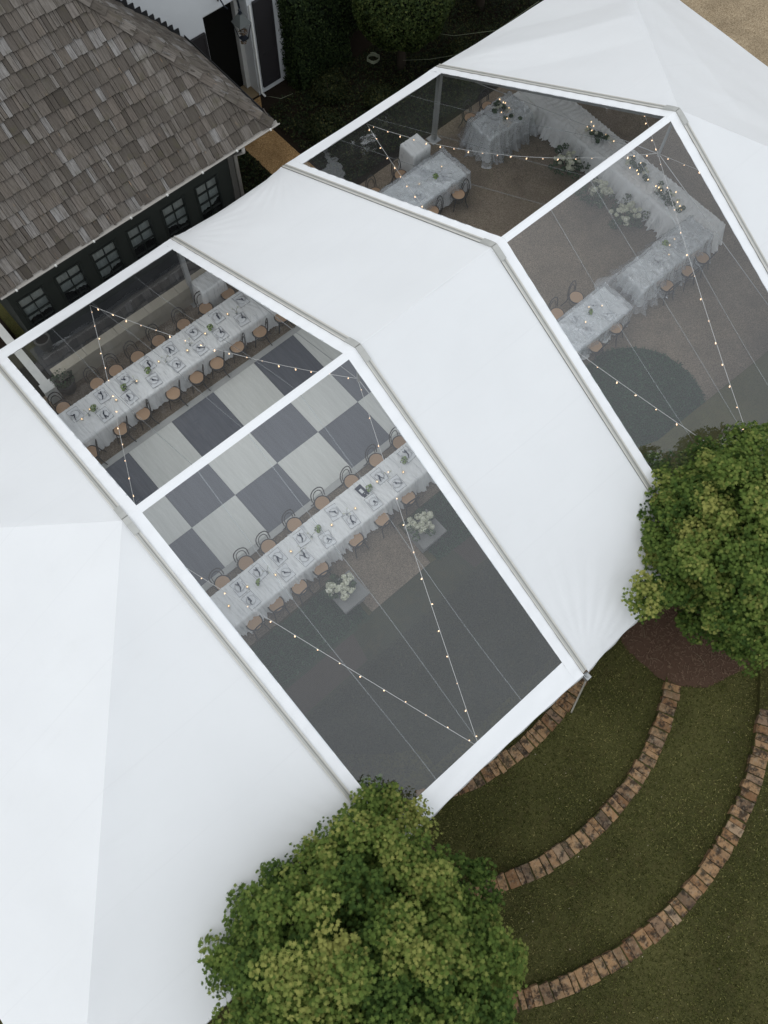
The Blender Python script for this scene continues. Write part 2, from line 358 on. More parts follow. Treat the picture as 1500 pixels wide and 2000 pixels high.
M['topiary'] = make_leaf('topiary_leaves', (.012, .022, .007), (.034, .052, .013), (.085, .1, .028), .2)
M['cover'] = make_leaf('ground_cover_leaves', (.007, .012, .005), (.017, .026, .01), (.055, .055, .018), .15)
M['fartree'] = make_leaf('far_tree_leaves', (.012, .022, .01), (.025, .042, .016), (.05, .07, .03), .2)
M['hose'] = simple('garden_hose', (.2, .22, .15), .5, .3)
M['menu'] = simple('navy_menu_card', (.02, .025, .05), .5, .3)
M['litter'] = simple('fallen_leaf', (.45, .38, .28), .8, .2)

# ------------------------------------------------------------------ terrain
RINGS = [((2.8, -3.42), 5.71), ((2.71, -5.04), 6.29), ((2.70, -5.68), 7.86)]     # stone arcs: centre, mid radius
HALF = [30, 31, 34.5]; SW = .37; RISE = .15
def sstep(a, b, x):
    t = np.clip((x - a) / (b - a), 0, 1); return t * t * (3 - 2 * t)
def ground_z(x, y):
    """amphitheatre: three low terraces rising outward from the tent, ramping where the stone arcs end"""
    ds = [math.hypot(x - c[0], y - c[1]) - (r - SW / 2) for c, r in RINGS]
    ang = abs(math.degrees(math.atan2(x - 2.74, -(y + 5.0))))
    z = 0
    for d, h in zip(ds, HALF):
        wd = sstep(h, h + 9, ang)
        z += RISE * ((1 - wd) * (1 if d > 0 else 0) + wd * float(sstep(-.9, .9, d)))
    return z * float(sstep(-3.5, -6.5, y)) if y > -6.5 else z
# the big ground sheet with the terraces in one grid
def ground():
    m = MB()
    phis = [math.radians(a) for a in np.linspace(-88, 88, 133)]
    rows = []
    def ring(k, off, zo):
        row = []
        for p in phis:
            c, r = RINGS[k]; rr = r + off
            row.append((c[0] + rr * math.sin(p), c[1] - rr * math.cos(p)))
        return row
    def lerp(a, b, t): return [(p[0] + (q[0] - p[0]) * t, p[1] + (q[1] - p[1]) * t) for p, q in zip(a, b)]
    seq = []
    e = .004
    ra = [[(2.8 + 3.2 * math.sin(p), -3.42 - 3.2 * math.cos(p)) for p in phis]]
    ins = [ring(k, -SW / 2 - e, 0) for k in range(3)]; outs = [ring(k, -SW / 2 + e, 0) for k in range(3)]
    far = [[(2.7 + r * math.sin(p), -5.68 - r * math.cos(p)) for p in phis] for r in (10, 13, 18)]
    seq += ra
    prev = ra[0]
    for k in range(3):
        for t in (.25, .5, .75, .9): seq.append(lerp(prev, ins[k], t))
        seq += [ins[k], outs[k]]; prev = outs[k]
    for f in far:
        for t in (.33, .67, 1): seq.append(lerp(prev, f, t))
        prev = f
    n = len(phis); vs_ = []
    for row in seq:
        for x, y in row:
            vs_.append((x, y, ground_z(x, y) + .004))
    fs = [(j * n + i, j * n + i + 1, (j + 1) * n + i + 1, (j + 1) * n + i) for j in range(len(seq) - 1) for i in range(n - 1)]
    m.add(vs_, fs)
    return m
tag(ground().build('lawn_terraces', M['lawn'], smooth=False), kind='structure')
g = MB(); g.add([(-900, -900, -.02), (900, -900, -.02), (900, 900, -.02), (-900, 900, -.02)], [(0, 1, 2, 3)])
tag(g.build('ground', M['lawn']), kind='structure')
def sheet(name, poly, z, mat):
    m = MB(); m.add([(x, y, z) for x, y in poly], [tuple(range(len(poly)))]); return tag(m.build(name, mat), kind='structure')
def arc(cx, cy, r, a0, a1, n=14): return [(cx + r * math.cos(R_(a0 + (a1 - a0) * i / n)), cy + r * math.sin(R_(a0 + (a1 - a0) * i / n))) for i in range(n + 1)]
sheet('gravel_court', [(-12, -3.25), (1.95, -3.25), (1.98, -4.5), (3.86, -4.5), (3.9, -3.25), (20.1, -3.25), (20.1, 5.7), (15.2, 5.75), (14.0, 6.0), (12.5, 5.55), (-12, 5.5)], .012, M['gravel'])
sheet('gravel_drive', [(11.2, -3.1), (20.1, -3.1), (20.1, -7.0), (11.2, -7.0)], .008, M['gravel'])
sheet('gravel_forecourt', [(20.1, -12), (60, -12), (60, 24), (20.1, 24)], .010, M['forecourt'])
sheet('orange_path', [(8.38, 5.3), (9.5, 5.3), (9.42, 9.1), (9.95, 9.95), (8.3, 9.95)], .022, M['path'])
sheet('dark_planting_bed', [(6.4, 5.35), (20.4, 5.6), (20.4, 16), (6.4, 16)], .016, M['soil'])
sheet('dark_planting_bed', [(-8, 5.45), (-.31, 5.45), (-.31, 14), (-8, 14)], .014, M['soil'])
sheet('garden_bed_left', [(-6, -3.3), (1.9, -3.3), (1.85, -4.6), (-6, -4.6)], .014, M['bed'])
bed_poly = [(4.0, -3.3), (11.4, -3.15)] + arc(10.9, -4.9, 1.8, 70, -70) + [(9.5, -6.7), (8.2, -5.6), (6.5, -4.7), (4.05, -4.6)]
sheet('garden_bed_right', bed_poly, .020, M['bed'])
sheet('soil_strip_left', [(-6, -4.6), (1.3, -4.55), (1.15, -5.3), (-6, -5.35)], .012, M['strip'])
sheet('soil_strip_right', [(4.5, -4.6), (6.5, -4.7), (6.6, -5.35), (4.6, -5.3)], .013, M['strip'])
# mulch rings under the maples
def mulch_ring(cx, cy, r, name):
    m = MB(); n = 40; vs_ = [(cx, cy, ground_z(cx, cy) + .16)]
    for q, k in ((.35, .14), (.7, .09), (.92, .045), (1.0, .006)):
        for i in range(n):
            a = 2 * math.pi * i / n; rr = r * q * (1 + .03 * math.sin(5 * a + cx) + .015 * math.sin(11 * a))
            x, y = cx + rr * math.cos(a), cy + rr * math.sin(a); vs_.append((x, y, ground_z(x, y) + k + .004))
    fs = [(0, 1 + i, 1 + (i + 1) % n) for i in range(n)]
    for j in range(3): fs += [(1 + j * n + i, 1 + (j + 1) * n + i, 1 + (j + 1) * n + (i + 1) % n, 1 + j * n + (i + 1) % n) for i in range(n)]
    m.add(vs_, fs); tag(m.build(name, M['mulch'], smooth=True), kind='structure')
    ch = MB()
    for i in range(2200):
        a = random.random() * 6.283; q = r * math.sqrt(random.random()) * .97; x, y = cx + q * math.cos(a), cy + q * math.sin(a)
        z = ground_z(x, y) + float(np.interp(q / r, [0, .35, .7, .92, 1], [.16, .14, .09, .045, .006])) + .014; d = random.random() * 6.283; L = random.uniform(.015, .05); t = random.uniform(-.02, .02)
        ch.bar((x - L * math.cos(d), y - L * math.sin(d), z - t), (x + L * math.cos(d), y + L * math.sin(d), z + t), .016, .008)
    tag(ch.build('bark_chips', M['chip']), 'loose reddish bark chips on the mulch ring ' + ('under the maple at the right edge' if cx > 3 else 'under the maple at the bottom'), 'mulch', kind='stuff')
mulch_ring(7.62, -9.45, 1.78, 'mulch_bed'); mulch_ring(-2.1, -9.5, 1.7, 'mulch_bed')
for i, (x, y, a, L, lb) in enumerate([(6.35, -9.2, .9, .3, 'small pale twig on the mulch nearest the tent edge'), (6.9, -10.55, 1.5, .42, 'long crooked twig at the lower rim of the mulch'), (6.2, -9.75, 2.3, .2, 'short twig at the left rim of the mulch')]):
    t = MB(); z0 = ground_z(x, y) + .1
    t.tube([(x, y, z0), (x + L * .5 * math.cos(a) + .03, y + L * .5 * math.sin(a), z0 + .02), (x + L * math.cos(a), y + L * math.sin(a), z0)], [.008, .007, .004], 5)
    tag(t.build('twig', M['twig']), lb, 'twig', 'twigs on the mulch')
# stone edgings
def stone_meshes():
    out = []
    for k in range(5):
        m = MB(); j = lambda s: random.uniform(-s, s)
        w_, l_, h_ = .5, SW / 2, .17
        top = [(-w_ + j(.04), -l_ + j(.015)), (w_ + j(.04), -l_ + j(.015)), (w_ + j(.04), l_ + j(.015)), (-w_ + j(.04), l_ + j(.015))]
        vs_ = [(x, y, -h_) for x, y in top] + [(x, y, -.018 + j(.003)) for x, y in top] + [(x * .93, y * .965, j(.006)) for x, y in top]
        m.add(vs_, [(0, 3, 2, 1)] + [(a, (a + 1) % 4, 4 + (a + 1) % 4, 4 + a) for a in range(4)] + [(4 + a, 4 + (a + 1) % 4, 8 + (a + 1) % 4, 8 + a) for a in range(4)] + [(8, 9, 10, 11)])
        out.append(m.mesh('stone', M['stone']))
    return out
SM = stone_meshes()
for k, lb in enumerate(['innermost curved row of weathered tan stones half hidden by the tent edge', 'middle curved row of weathered tan stones set in the lawn', 'outermost curved row of weathered tan stones across the lawn']):
    c, r = RINGS[k]; root = thing('stone_edging', lb, 'stone edging', (c[0], c[1] - r, RISE * (k + 1)), group='curved stone edgings in the lawn')
    a = -HALF[k]
    while a < HALF[k]:
        wd = random.choice((.13, .16, .18, .2, .2, .22, .25)); da = math.degrees(wd / r); am = R_(a + da / 2)
        x, y = c[0] + r * math.sin(am), c[1] - r * math.cos(am)
        o = obj('stone', random.choice(SM), root)
        o.location = (x - root.location.x + random.uniform(-.012, .012), y - root.location.y + random.uniform(-.014, .014), .03 + random.uniform(-.01, .012)); o.rotation_euler = (random.uniform(-.02, .02), random.uniform(-.02, .02), am + random.uniform(-.05, .05)); o.scale = ((wd - .014), 1 + random.uniform(-.04, .04), 1)
        a += da
# leaf litter flecks on the lawn
P = []
for _ in range(260):
    x, y = random.uniform(-1, 14), random.uniform(-16.5, -8.9); P.append((x, y, ground_z(x, y) + .02))
P = np.array(P); Lf = [(-.5, 0), (0, -.3), (.5, 0), (0, .35)]
tag(obj('leaf_litter', scatter(P, np.tile((0, 0, 1.), (len(P), 1)), RNG.uniform(.012, .035, len(P)), Lf, M['litter'], 'leaf_litter', tilt=.3)), 'tiny pale fallen leaves dotted over the lawn', 'leaf litter', kind='stuff')
# blades on garden beds and lawn patches
def blades(name, poly_pts, n, mat, size, label, zb=.02, up=.8, cat='plants'):
    from mathutils.geometry import intersect_point_tri_2d
    pp = np.array(poly_pts); lo, hi = pp.min(0), pp.max(0); out = []
    xs = RNG.uniform(lo[0], hi[0], n * 3); ys = RNG.uniform(lo[1], hi[1], n * 3)
    inside = np.zeros(len(xs), bool); j = len(pp) - 1
    for i in range(len(pp)):
        xi, yi = pp[i]; xj, yj = pp[j]
        inside ^= ((yi > ys) != (yj > ys)) & (xs < (xj - xi) * (ys - yi) / (yj - yi + 1e-12) + xi); j = i
    xs, ys = xs[inside][:n], ys[inside][:n]; k = len(xs)
    P = np.c_[xs, ys, zb + RNG.uniform(0, .1, k)]
    N = np.c_[RNG.normal(0, 1, (k, 2)), np.full(k, up)]
    me = scatter(P, N, RNG.uniform(.6, 1.2, k) * size, [(-.5, 0), (0, -.12), (.5, 0), (0, .12)], mat, name, np.clip(RNG.normal(.45, .25, k), 0, 1), .4)
    return tag(obj(name, me), label, cat, kind='stuff')
sheet('tent_lawn_shade', [(-8, -5.36), (1.15, -5.31), (1.3, -4.58), (1.98, -4.51), (3.86, -4.51), (4.5, -4.61), (4.6, -5.31), (6.7, -5.4), (8.2, -6.0), (9.6, -7.1), (20, -7.02), (20, -7.6), (8, -7.6), (5.5, -8.1), (.2, -8.1), (-2, -7.6), (-8, -7.6)], .010, M['turf'])  # lawn continued under the roof in the shade-darkened colour
blades('ground_cover', [(-3, -3.35), (1.85, -3.35), (1.8, -4.5), (-3, -4.5)], 9000, M['bedleaf'], .14, 'low green ground cover beside the left flower pedestal')
blades('ground_cover', bed_poly, 22000, M['bedleaf'], .14, 'low green ground cover right of the gravel path under the tent')

ng = 170000; gx = RNG.uniform(-2, 14, ng); gy = RNG.uniform(-17, -8.7, ng); gz = np.array([ground_z(a, b_) for a, b_ in zip(gx, gy)])
keep = np.ones(ng, bool)
for (c, r), h_ in zip(RINGS, HALF):
    dd = np.abs(np.hypot(gx - c[0], gy - c[1]) - r); an = np.abs(np.degrees(np.arctan2(gx - c[0], -(gy - c[1])))); keep &= ~((dd < SW / 2 - .012) & (an < h_ + .3))
for mx_, my_, mr in ((7.62, -9.45, 1.72), (-2.1, -9.5, 1.65)): keep &= np.hypot(gx - mx_, gy - my_) > mr
gx, gy, gz = gx[keep], gy[keep], gz[keep]; ng = len(gx)
tag(obj('grass_blades', scatter(np.c_[gx, gy, gz + .018], np.c_[RNG.normal(0, 1, (ng, 2)), np.full(ng, .6)], RNG.uniform(.03, .075, ng), [(-.5, 0), (0, -.14), (.5, 0), (0, .14)], M['grassblade'], 'grass_blades', np.clip(RNG.normal(.4, .3, ng) + .15 * np.sin(gx * 1.3 + 2 * np.sin(gy * .9)) * np.cos(gy * 1.1 + gx * .4), 0, 1), .4)), 'short lawn grass round the curved stone edgings', 'grass', kind='stuff')

blades('grass_blades', [(-4, -5.4), (4.5, -5.4), (7, -5.6), (9.6, -7.1), (13.5, -7.1), (13.5, -8.6), (-4, -8.6)], 60000, M['turfblade'], .09, 'turf under the lower clear panels, its shade put into the colour', .012, .5, 'grass')

# ------------------------------------------------------------------ the tent
BX = [-1.176, 4.014, 7.507, 12.867]; YR = -1.686; ZR = 6.21; ZE = 2.554; W = 7.054; SL = (ZR - ZE) / W
XL, XR = BX[0] - W, BX[3] + W
tent = thing('marquee_tent', 'large white marquee with four clear roof panels and hipped ends', 'tent', (5.8, YR, 0))
TO = Vector((5.8, YR, 0))
def tpart(m, name, mat, smooth=False, parent=None):
    m.v = [(x - TO.x, y - TO.y, z - TO.z) for x, y, z in m.v]
    return m.build(name, mat, parent or tent, smooth)
def slope(x, d, s):           # point at horizontal distance d from the ridge on side s (+1 rear, -1 front)
    return (x, YR + s * d, ZR - SL * d)
def folds(x, y, corners, amp=.012, reach=2.6, k=34):
    h = 0
    for cx, cy in corners:
        d = math.hypot(x - cx, y - cy)
        if d < reach:
            a = math.atan2(y - cy, x - cx); f = (1 - d / reach) ** 1.3 * min(1, d / .35)
            h += amp * f * (math.sin(k * a + 1.7 * math.sin(3 * a)) + .5 * math.sin(2.3 * k * a + 1))
    return h
def wob(x, y): return .006 * math.sin(1.9 * x + 1.1 * y) * math.sin(1.3 * y - .6 * x) + .003 * math.sin(4.3 * x + 2.2 * y + 1)
def eave_pull(u): return .07 * 4 * u * (1 - u)
# white centre bay
for s in (1, -1):
    m = MB(); x0, x1 = BX[1] + .06, BX[2] - .06
    cor = [(x0, YR + s * W), (x1, YR + s * W)]
    def fn(u, v, s=s):
        x = x0 + (x1 - x0) * u; d = (W + .06 - eave_pull(u)) * v
        px, py, pz = slope(x, d, s)
        lim = 4 * u * (1 - u)
        sag = .10 * lim * math.sin(math.pi * min(1, v)) + (.10 * lim ** .6 * max(0, (v - .93) / .07) ** 2)
        return (px, py, pz - sag + (folds(px, py, cor) + wob(px, py)) * min(1, 8 * u, 8 * (1 - u)))
    m.grid(fn, 64, 132); tpart(m, 'roof_panel', M['fabric'], True)
    # valance
    m = MB()
    def fv(u, v, s=s):
        x, y, z = fn(u, 1.0, s); return (x, y + s * (.02 + .015 * math.sin(30 * u)) * v, z - .17 * v)
    m.grid(fv, 64, 3); tpart(m, 'valance', M['border'], True)
m = MB(); m.bar((BX[1] + .08, YR, ZR - .003), (BX[2] - .08, YR, ZR - .003), .018, .008); tpart(m, 'ridge_seam', M['fabric'])
# hip ends: triangles with the apex at the ridge end
def hip_panel(a, b, apex, n, lift=None, corners=(), sag=.08, name='roof_panel'):
    a, b, apex = Vector(a), Vector(b), Vector(apex)
    nrm = (b - a).cross(apex - a).normalized()
    if nrm.z < 0: nrm = -nrm
    inward = (apex - (a + b) / 2); inward.z = 0; inward.normalize()
    m = MB()
    def fn(u, v):
        e = a.lerp(b, u) + inward * eave_pull(u) * .8
        p = e.lerp(apex, v)
        lim = 4 * u * (1 - u)
        z = -sag * lim * math.sin(math.pi * (.1 + .9 * v)) * (1 - v) ** .5 + (folds(p.x, p.y, corners) + wob(p.x, p.y)) * min(1, 10 * u, 10 * (1 - u), 6 * (1 - v))
        if lift: z += lift(p) * min(1, 12 * v + .2) * min(1, 14 * u, 14 * (1 - u))
        return p + nrm * z
    m.grid(fn, n, n); tpart(m, name, M['fabric'], True)
    v_ = MB()
    out = -inward
    def fv(u, v):
        p = Vector(fn(u, 0.0)); return p + out * .02 * v - Vector((0, 0, .17 * v))
    v_.grid(fv, n, 3); tpart(v_, 'valance', M['border'], True)
def crease(A, B, h, wdt):
    A = Vector(A).xy; B = Vector(B).xy; d = (B - A); L = d.length; d /= L
    def f(p):
        q = p.xy - A; t = q.dot(d); 
        if t < -.2 or t > L * 1.1: return 0
        n_ = abs(d.x * q.y - d.y * q.x); return h * max(0, 1 - n_ / wdt) * min(1, max(0, t) / 1.5) * min(1, max(0, L * 1.1 - t) / 1.0)
    return f
g_ = .06
hip_panel((BX[0] - g_, YR + W, ZE), (XL, YR + W, ZE), (BX[0] - g_, YR, ZR), 90, corners=[(BX[0], YR + W)])
hip_panel((BX[0] - g_, YR - W, ZE), (XL, YR - W, ZE), (BX[0] - g_, YR, ZR), 90, corners=[(BX[0], YR - W), (XL, YR - W)])
hip_panel((XL, YR + W, ZE), (XL, YR - W, ZE), (BX[0] - g_, YR, ZR), 90, corners=[(XL, YR - W)])
hip_panel((BX[3] + g_, YR + W, ZE), (XR, YR + W, ZE), (BX[3] + g_, YR, ZR), 100, lift=crease((BX[3], YR + W, 0), (16.5, 1.9, 0), .13, 1.3), corners=[(BX[3], YR + W), (XR, YR + W)])
hip_panel((BX[3] + g_, YR - W, ZE), (XR, YR - W, ZE), (BX[3] + g_, YR, ZR), 90, corners=[(BX[3], YR - W)])
hip_panel((XR, YR + W, ZE), (XR, YR - W, ZE), (BX[3] + g_, YR, ZR), 100, corners=[(XR, YR + W)], lift=crease((XR, YR + W, 0), (15.5, -1.7, 0), .06, 1.5))
# clear bays
for bi, (xa, xb) in enumerate(((BX[0], BX[1]), (BX[2], BX[3]))):
    for s in (1, -1):
        side = ('rear' if s > 0 else 'front'); which = 'over the dance floor' if bi == 0 else 'over the head table'
        x0, x1 = xa + .28, xb - .29; d0, d1 = .085, 6.63
        m = MB()
        m.grid(lambda u, v: (lambda q: (q[0], q[1], q[2] + .004 - .05 * 4 * u * (1 - u) * math.sin(math.pi * v) + .3 * folds(q[0], q[1], [(xa, YR + s * W), (xb, YR + s * W)]) + .5 * wob(q[0], q[1])))(slope(x0 - .02 + (x1 - x0 + .04) * u, d0 - .02 + (d1 - d0 + .04) * v, s)), 48, 64)
        cp = tpart(m, 'clear_panel', M['clear'], True); cp['label'] = 'clear vinyl panel on the %s slope %s' % (side, which)
        bd = MB()
        def strip(xs0, xs1, ds0, ds1, nu, nv, fl=True):
            def f(u, v):
                x = xs0 + (xs1 - xs0) * u; d = ds0 + (ds1 - ds0) * v; uu = (x - xa) / (xb - xa)
                if ds1 > W - .2 and v > 0: d -= eave_pull(uu) * .6 * v
                q = slope(x, d, s); sg = -.05 * 4 * uu * (1 - uu) * math.sin(math.pi * min(1, d / 6.63)) if .2 < d < 6.7 else 0
                return (q[0], q[1], q[2] + .010 + sg * (1 if fl else 0) + folds(q[0], q[1], [(xa, YR + s * W), (xb, YR + s * W)], .01, 2.2) * (1 if fl else .2) + .004 * math.sin(17 * d + 3 * x) * (1 if fl else .3))
            bd.grid(f, nu, nv)
        strip(xa + .06, x0, 0.0, W + .05, 4, 110); strip(x1, xb - .06, 0.0, W + .05, 4, 110)
        strip(x0, x1, 0.0, d0, 40, 2, False); strip(x0, x1, d1, W + .05, 60, 5)
        bo = MB(); bo.v, bo.f = bd.v, bd.f; brd = bo.build('border', M['border'], None, True)
        brd.location = (-TO.x - 0, -TO.y, 0); brd.parent = cp
        va = MB()
        def fv(u, v):
            x = xa + .06 + (xb - xa - .12) * u; uu = (x - xa) / (xb - xa); q = slope(x, W + .05 - eave_pull(uu) * .6, s)
            return (q[0], q[1] + s * .02 * v + s * .01 * math.sin(40 * u) * v, q[2] + .01 - .19 * v)
        va.grid(fv, 70, 3); tpart(va, 'valance', M['border'], True)
        for q in (.25, .5, .75):
            x = x0 + (x1 - x0) * q; sm = MB()
            pts = []
            for i in range(25):
                d = d0 + (d1 - d0) * i / 24; c = slope(x + .03 * math.sin(d * .9 + q * 9), d, s); uu = q
                pts.append((c[0], c[1], c[2] + .010 - .05 * 4 * uu * (1 - uu) * math.sin(math.pi * i / 24)))
            for a_, b_ in zip(pts[:-1], pts[1:]): sm.bar(a_, b_, .013, .003)
            so_ = sm.build('seam', M['seam'], None); so_.location = (-TO.x, -TO.y, 0); so_.parent = cp
# rafters, keder rails, ridge elbows, king posts, cables, legs
for k, x in enumerate(BX):
    for s in (1, -1):
        r = MB(); r.bar(slope(x, .12, s), slope(x, W, s), .10, .03, (0, 0, 1)); r.v = [(a, b_, c + .018) for a, b_, c in r.v]
        rail = tpart(r, 'keder_rail', M['alu'])
        for off, wd, mt, nm, dz in ((-.048, .024, 'rail_light', 'rail_lip', .036), (.048, .024, 'rail_light', 'rail_lip', .036), (0.012, .014, 'alu_dark', 'rail_groove', .0345)):
            l = MB(); a = slope(x + off, .12, s); b_ = slope(x + off, W + .01, s); l.bar((a[0], a[1], a[2] + dz), (b_[0], b_[1], b_[2] + dz), wd, .012 if nm == 'rail_lip' else .003)
            lo = l.build(nm, M[mt], None); lo.location = (-TO.x, -TO.y, 0); lo.parent = rail
        r = MB(); a = slope(x, .05, s); b_ = slope(x, W - .05, s); r.bar((a[0], a[1], a[2] - .16), (b_[0], b_[1], b_[2] - .16), .09, .16); tpart(r, 'rafter', M['leg'])
        lg = MB(); lg.box(x - .06, x + .06, YR + s * (W - .1) - .06, YR + s * (W - .1) + .06, .0, ZE - .12); lg.box(x - .16, x + .16, YR + s * (W - .1) - .16, YR + s * (W - .1) + .16, .02, .045)
        tpart(lg, 'leg', M['leg'])
        cb = MB(); cb.tube([(x, YR, 5.0), (x, YR + s * (W - .2), ZE + .02)], .009, 5); tpart(cb, 'tie_cable', M['cable'])
    e = MB(); pts = [Vector(slope(x, .3, -1)), Vector(slope(x, .12, -1)), Vector((x, YR, ZR - .012)), Vector(slope(x, .12, 1)), Vector(slope(x, .3, 1))]
    for a_, b_ in zip(pts[:-1], pts[1:]): e.bar(a_ + Vector((0, 0, .03)), b_ + Vector((0, 0, .03)), .125, .05)
    tpart(e, 'ridge_elbow', M['alu'])
    kp = MB(); kp.tube([(x, YR, 4.95), (x, YR, ZR - .1)], .035, 8); tpart(kp, 'king_post', M['leg'])
for x in (XL + .1, XR - .1):
    for s in (1, 0, -1):
        lg = MB(); y = YR + s * (W - .1); lg.box(x - .06, x + .06, y - .06, y + .06, 0, ZE - .12); tpart(lg, 'leg', M['leg'])
for ex, ax in ((XL, BX[0]), (XR, BX[3])):
    for s in (1, -1):
        r = MB(); r.bar((ax, YR, ZR - .16), (ex, YR + s * W, ZE - .14), .09, .14); tpart(r, 'hip_rafter', M['leg'])
ev = MB()
for s in (1, -1): ev.bar((XL, YR + s * (W - .1), ZE - .12), (XR, YR + s * (W - .1), ZE - .12), .07, .09)
for x in (XL + .1, XR - .1): ev.bar((x, YR - W + .2, ZE - .12), (x, YR + W - .2, ZE - .12), .07, .09)
tpart(ev, 'eave_beam', M['leg'])
# corner plate, ratchet and stake strap on the lower eave
hw = MB(); hw.box(3.99, 4.11, -8.93, -8.78, 2.2, 2.34); hw.tube([(4.0, -8.78, 2.42), (4.05, -8.9, 2.34)], .012, 6); tpart(hw, 'ratchet_bracket', M['leg'])
st = MB(); st.bar((4.03, -8.9, 2.22), (3.84, -9.3, .05), .035, .006, (1, 0, 0)); tpart(st, 'guy_strap', M['strap'])
sk = MB(); sk.tube([(3.84, -9.3, -.05), (3.83, -9.32, .14)], .014, 6); tpart(sk, 'stake', M['leg'])

# ------------------------------------------------------------------ string lights
BULB = MB(); BULB.lathe([(.001, -.085), (.013, -.076), (.018, -.058), (.014, -.034), (.009, -.018)], 8); BULB_ME = BULB.mesh('bulb', M['bulb'], True)
SOCK = MB(); SOCK.lathe([(.013, -.02), (.014, .004), (.006, .008)], 8); SOCK_ME = SOCK.mesh('socket', M['wire'])
def string_light(a, b, sag, n, label, first=.03):
    a, b = Vector(a), Vector(b)
    root = thing('string_light', label, 'string light', a, group='strings of warm bulbs under the clear roof')
    f = lambda t: a.lerp(b, t) - Vector((0, 0, sag * 4 * t * (1 - t)))
    m = MB(); m.tube([f(i / 28) - a for i in range(29)], .0055, 5); m.build('wire', M['wire'], root, True)
    for i in range(n):
        t = first + (1 - 2 * first) * i / (n - 1)
        o = obj('bulb', BULB_ME, root, f(t) - a - Vector((0, 0, .012)), random.random() * 6)
        o.rotation_euler = (random.uniform(-.7, .7), random.uniform(-.7, .7), 0); o.scale = (.72,) * 3
        obj('socket', SOCK_ME, o)
mids = [(1.36, 5.08, 2.55), (1.36, -8.42, 2.55), (10.05, 5.08, 2.55), (10.1, -8.42, 2.55)]
K = [(x, YR + .03, 5.0) for x in BX]
string_light(mids[0], K[0], .18, 15, 'string of bulbs from rear eave to the left ridge end over the dance floor')
string_light(mids[0], K[1], .42, 17, 'sagging string of bulbs from rear eave to the white bay over the dance floor')
string_light(mids[1], K[0], .12, 15, 'string of bulbs from the lower tent edge up to the left ridge end')
string_light(mids[1], K[1], .12, 14, 'string of bulbs from the lower tent edge up past the right flower pedestal')
string_light(mids[2], K[2], .2, 16, 'string of bulbs from rear eave over the draped white box')
string_light(mids[2], K[3], .55, 19, 'sagging string of bulbs from rear eave to the ridge above the head table')
string_light(mids[3], K[2], .12, 14, 'string of bulbs running behind the right maple towards the white bay')
string_light(mids[3], K[3], .12, 15, 'string of bulbs from the right maple up to the ridge above the head table')
string_light(K[3], (XR - .6, YR - W + .6, 2.5), .3, 22, 'string of bulbs leading right under the white hipped end')
string_light(K[3], (XR - .6, YR + W - .6, 2.5), .3, 22, 'string of bulbs leading to the rear corner of the white hipped end')

# ------------------------------------------------------------------ dance floor
S_ = 1.342
df = thing('dance_floor', 'grey and charcoal checkerboard dance floor with pale edging', 'dance floor', (2.684, .671, 0))
tl = MB(); g2 = S_ / 2 - .002; tl.box(-g2, g2, -g2, g2, 0, .03)
TL = {True: tl.mesh('tile', M['tile_dark']), False: tl.mesh('tile', M['tile_light'])}
for i in range(-2, 6):
    for j in range(-1, 2):
        obj('tile', TL[(i + j) % 2 == 0], df, ((i + .5) * S_ - 2.684, (j + .5) * S_ - .671, .015))
fx0, fx1, fy0, fy1 = -2 * S_, 6 * S_, -S_, 2 * S_
for x0, x1, y0, y1 in ((fx0 - .17, fx1 + .17, fy1 + .002, fy1 + .17), (fx0 - .17, fx1 + .17, fy0 - .17, fy0 - .002), (fx0 - .17, fx0 - .002, fy0, fy1), (fx1 + .002, fx1 + .17, fy0, fy1)):
    m = MB(); m.box(x0 - 2.684, x1 - 2.684, y0 - .671, y1 - .671, .013, .043); m.build('edging', M['floor_edge'], df)

# ------------------------------------------------------------------ tables and cloths
def table(name, label, x0, x1, y0, y1, z=.74):
    t = thing(name, label, 'table', ((x0 + x1) / 2, (y0 + y1) / 2, 0)); cx, cy = t.location.x, t.location.y
    m = MB(); m.box(x0 - cx, x1 - cx, y0 - cy, y1 - cy, z - .03, z - .012); m.build('tabletop', M['table_wood'], t)
    n = max(1, int(round(max(x1 - x0, y1 - y0) / 2.4)))
    for i in range(n + 1):
        for s in (0, 1):
            if x1 - x0 > y1 - y0: px, py = x0 + .12 + (x1 - x0 - .24) * i / n, (y0 + .1, y1 - .1)[s]
            else: px, py = (x0 + .1, x1 - .1)[s], y0 + .12 + (y1 - y0 - .24) * i / n
            l = MB(); l.tube([(px - cx, py - cy, .012), (px - cx, py - cy, z - .03)], .018, 6); l.build('leg', M['leg'], t)
def cnoise(x, s): return math.sin(x * 1.0 + s) * .5 + math.sin(x * 2.3 + 1.7 * s) * .3 + math.sin(x * 4.1 + s * 2.9) * .2
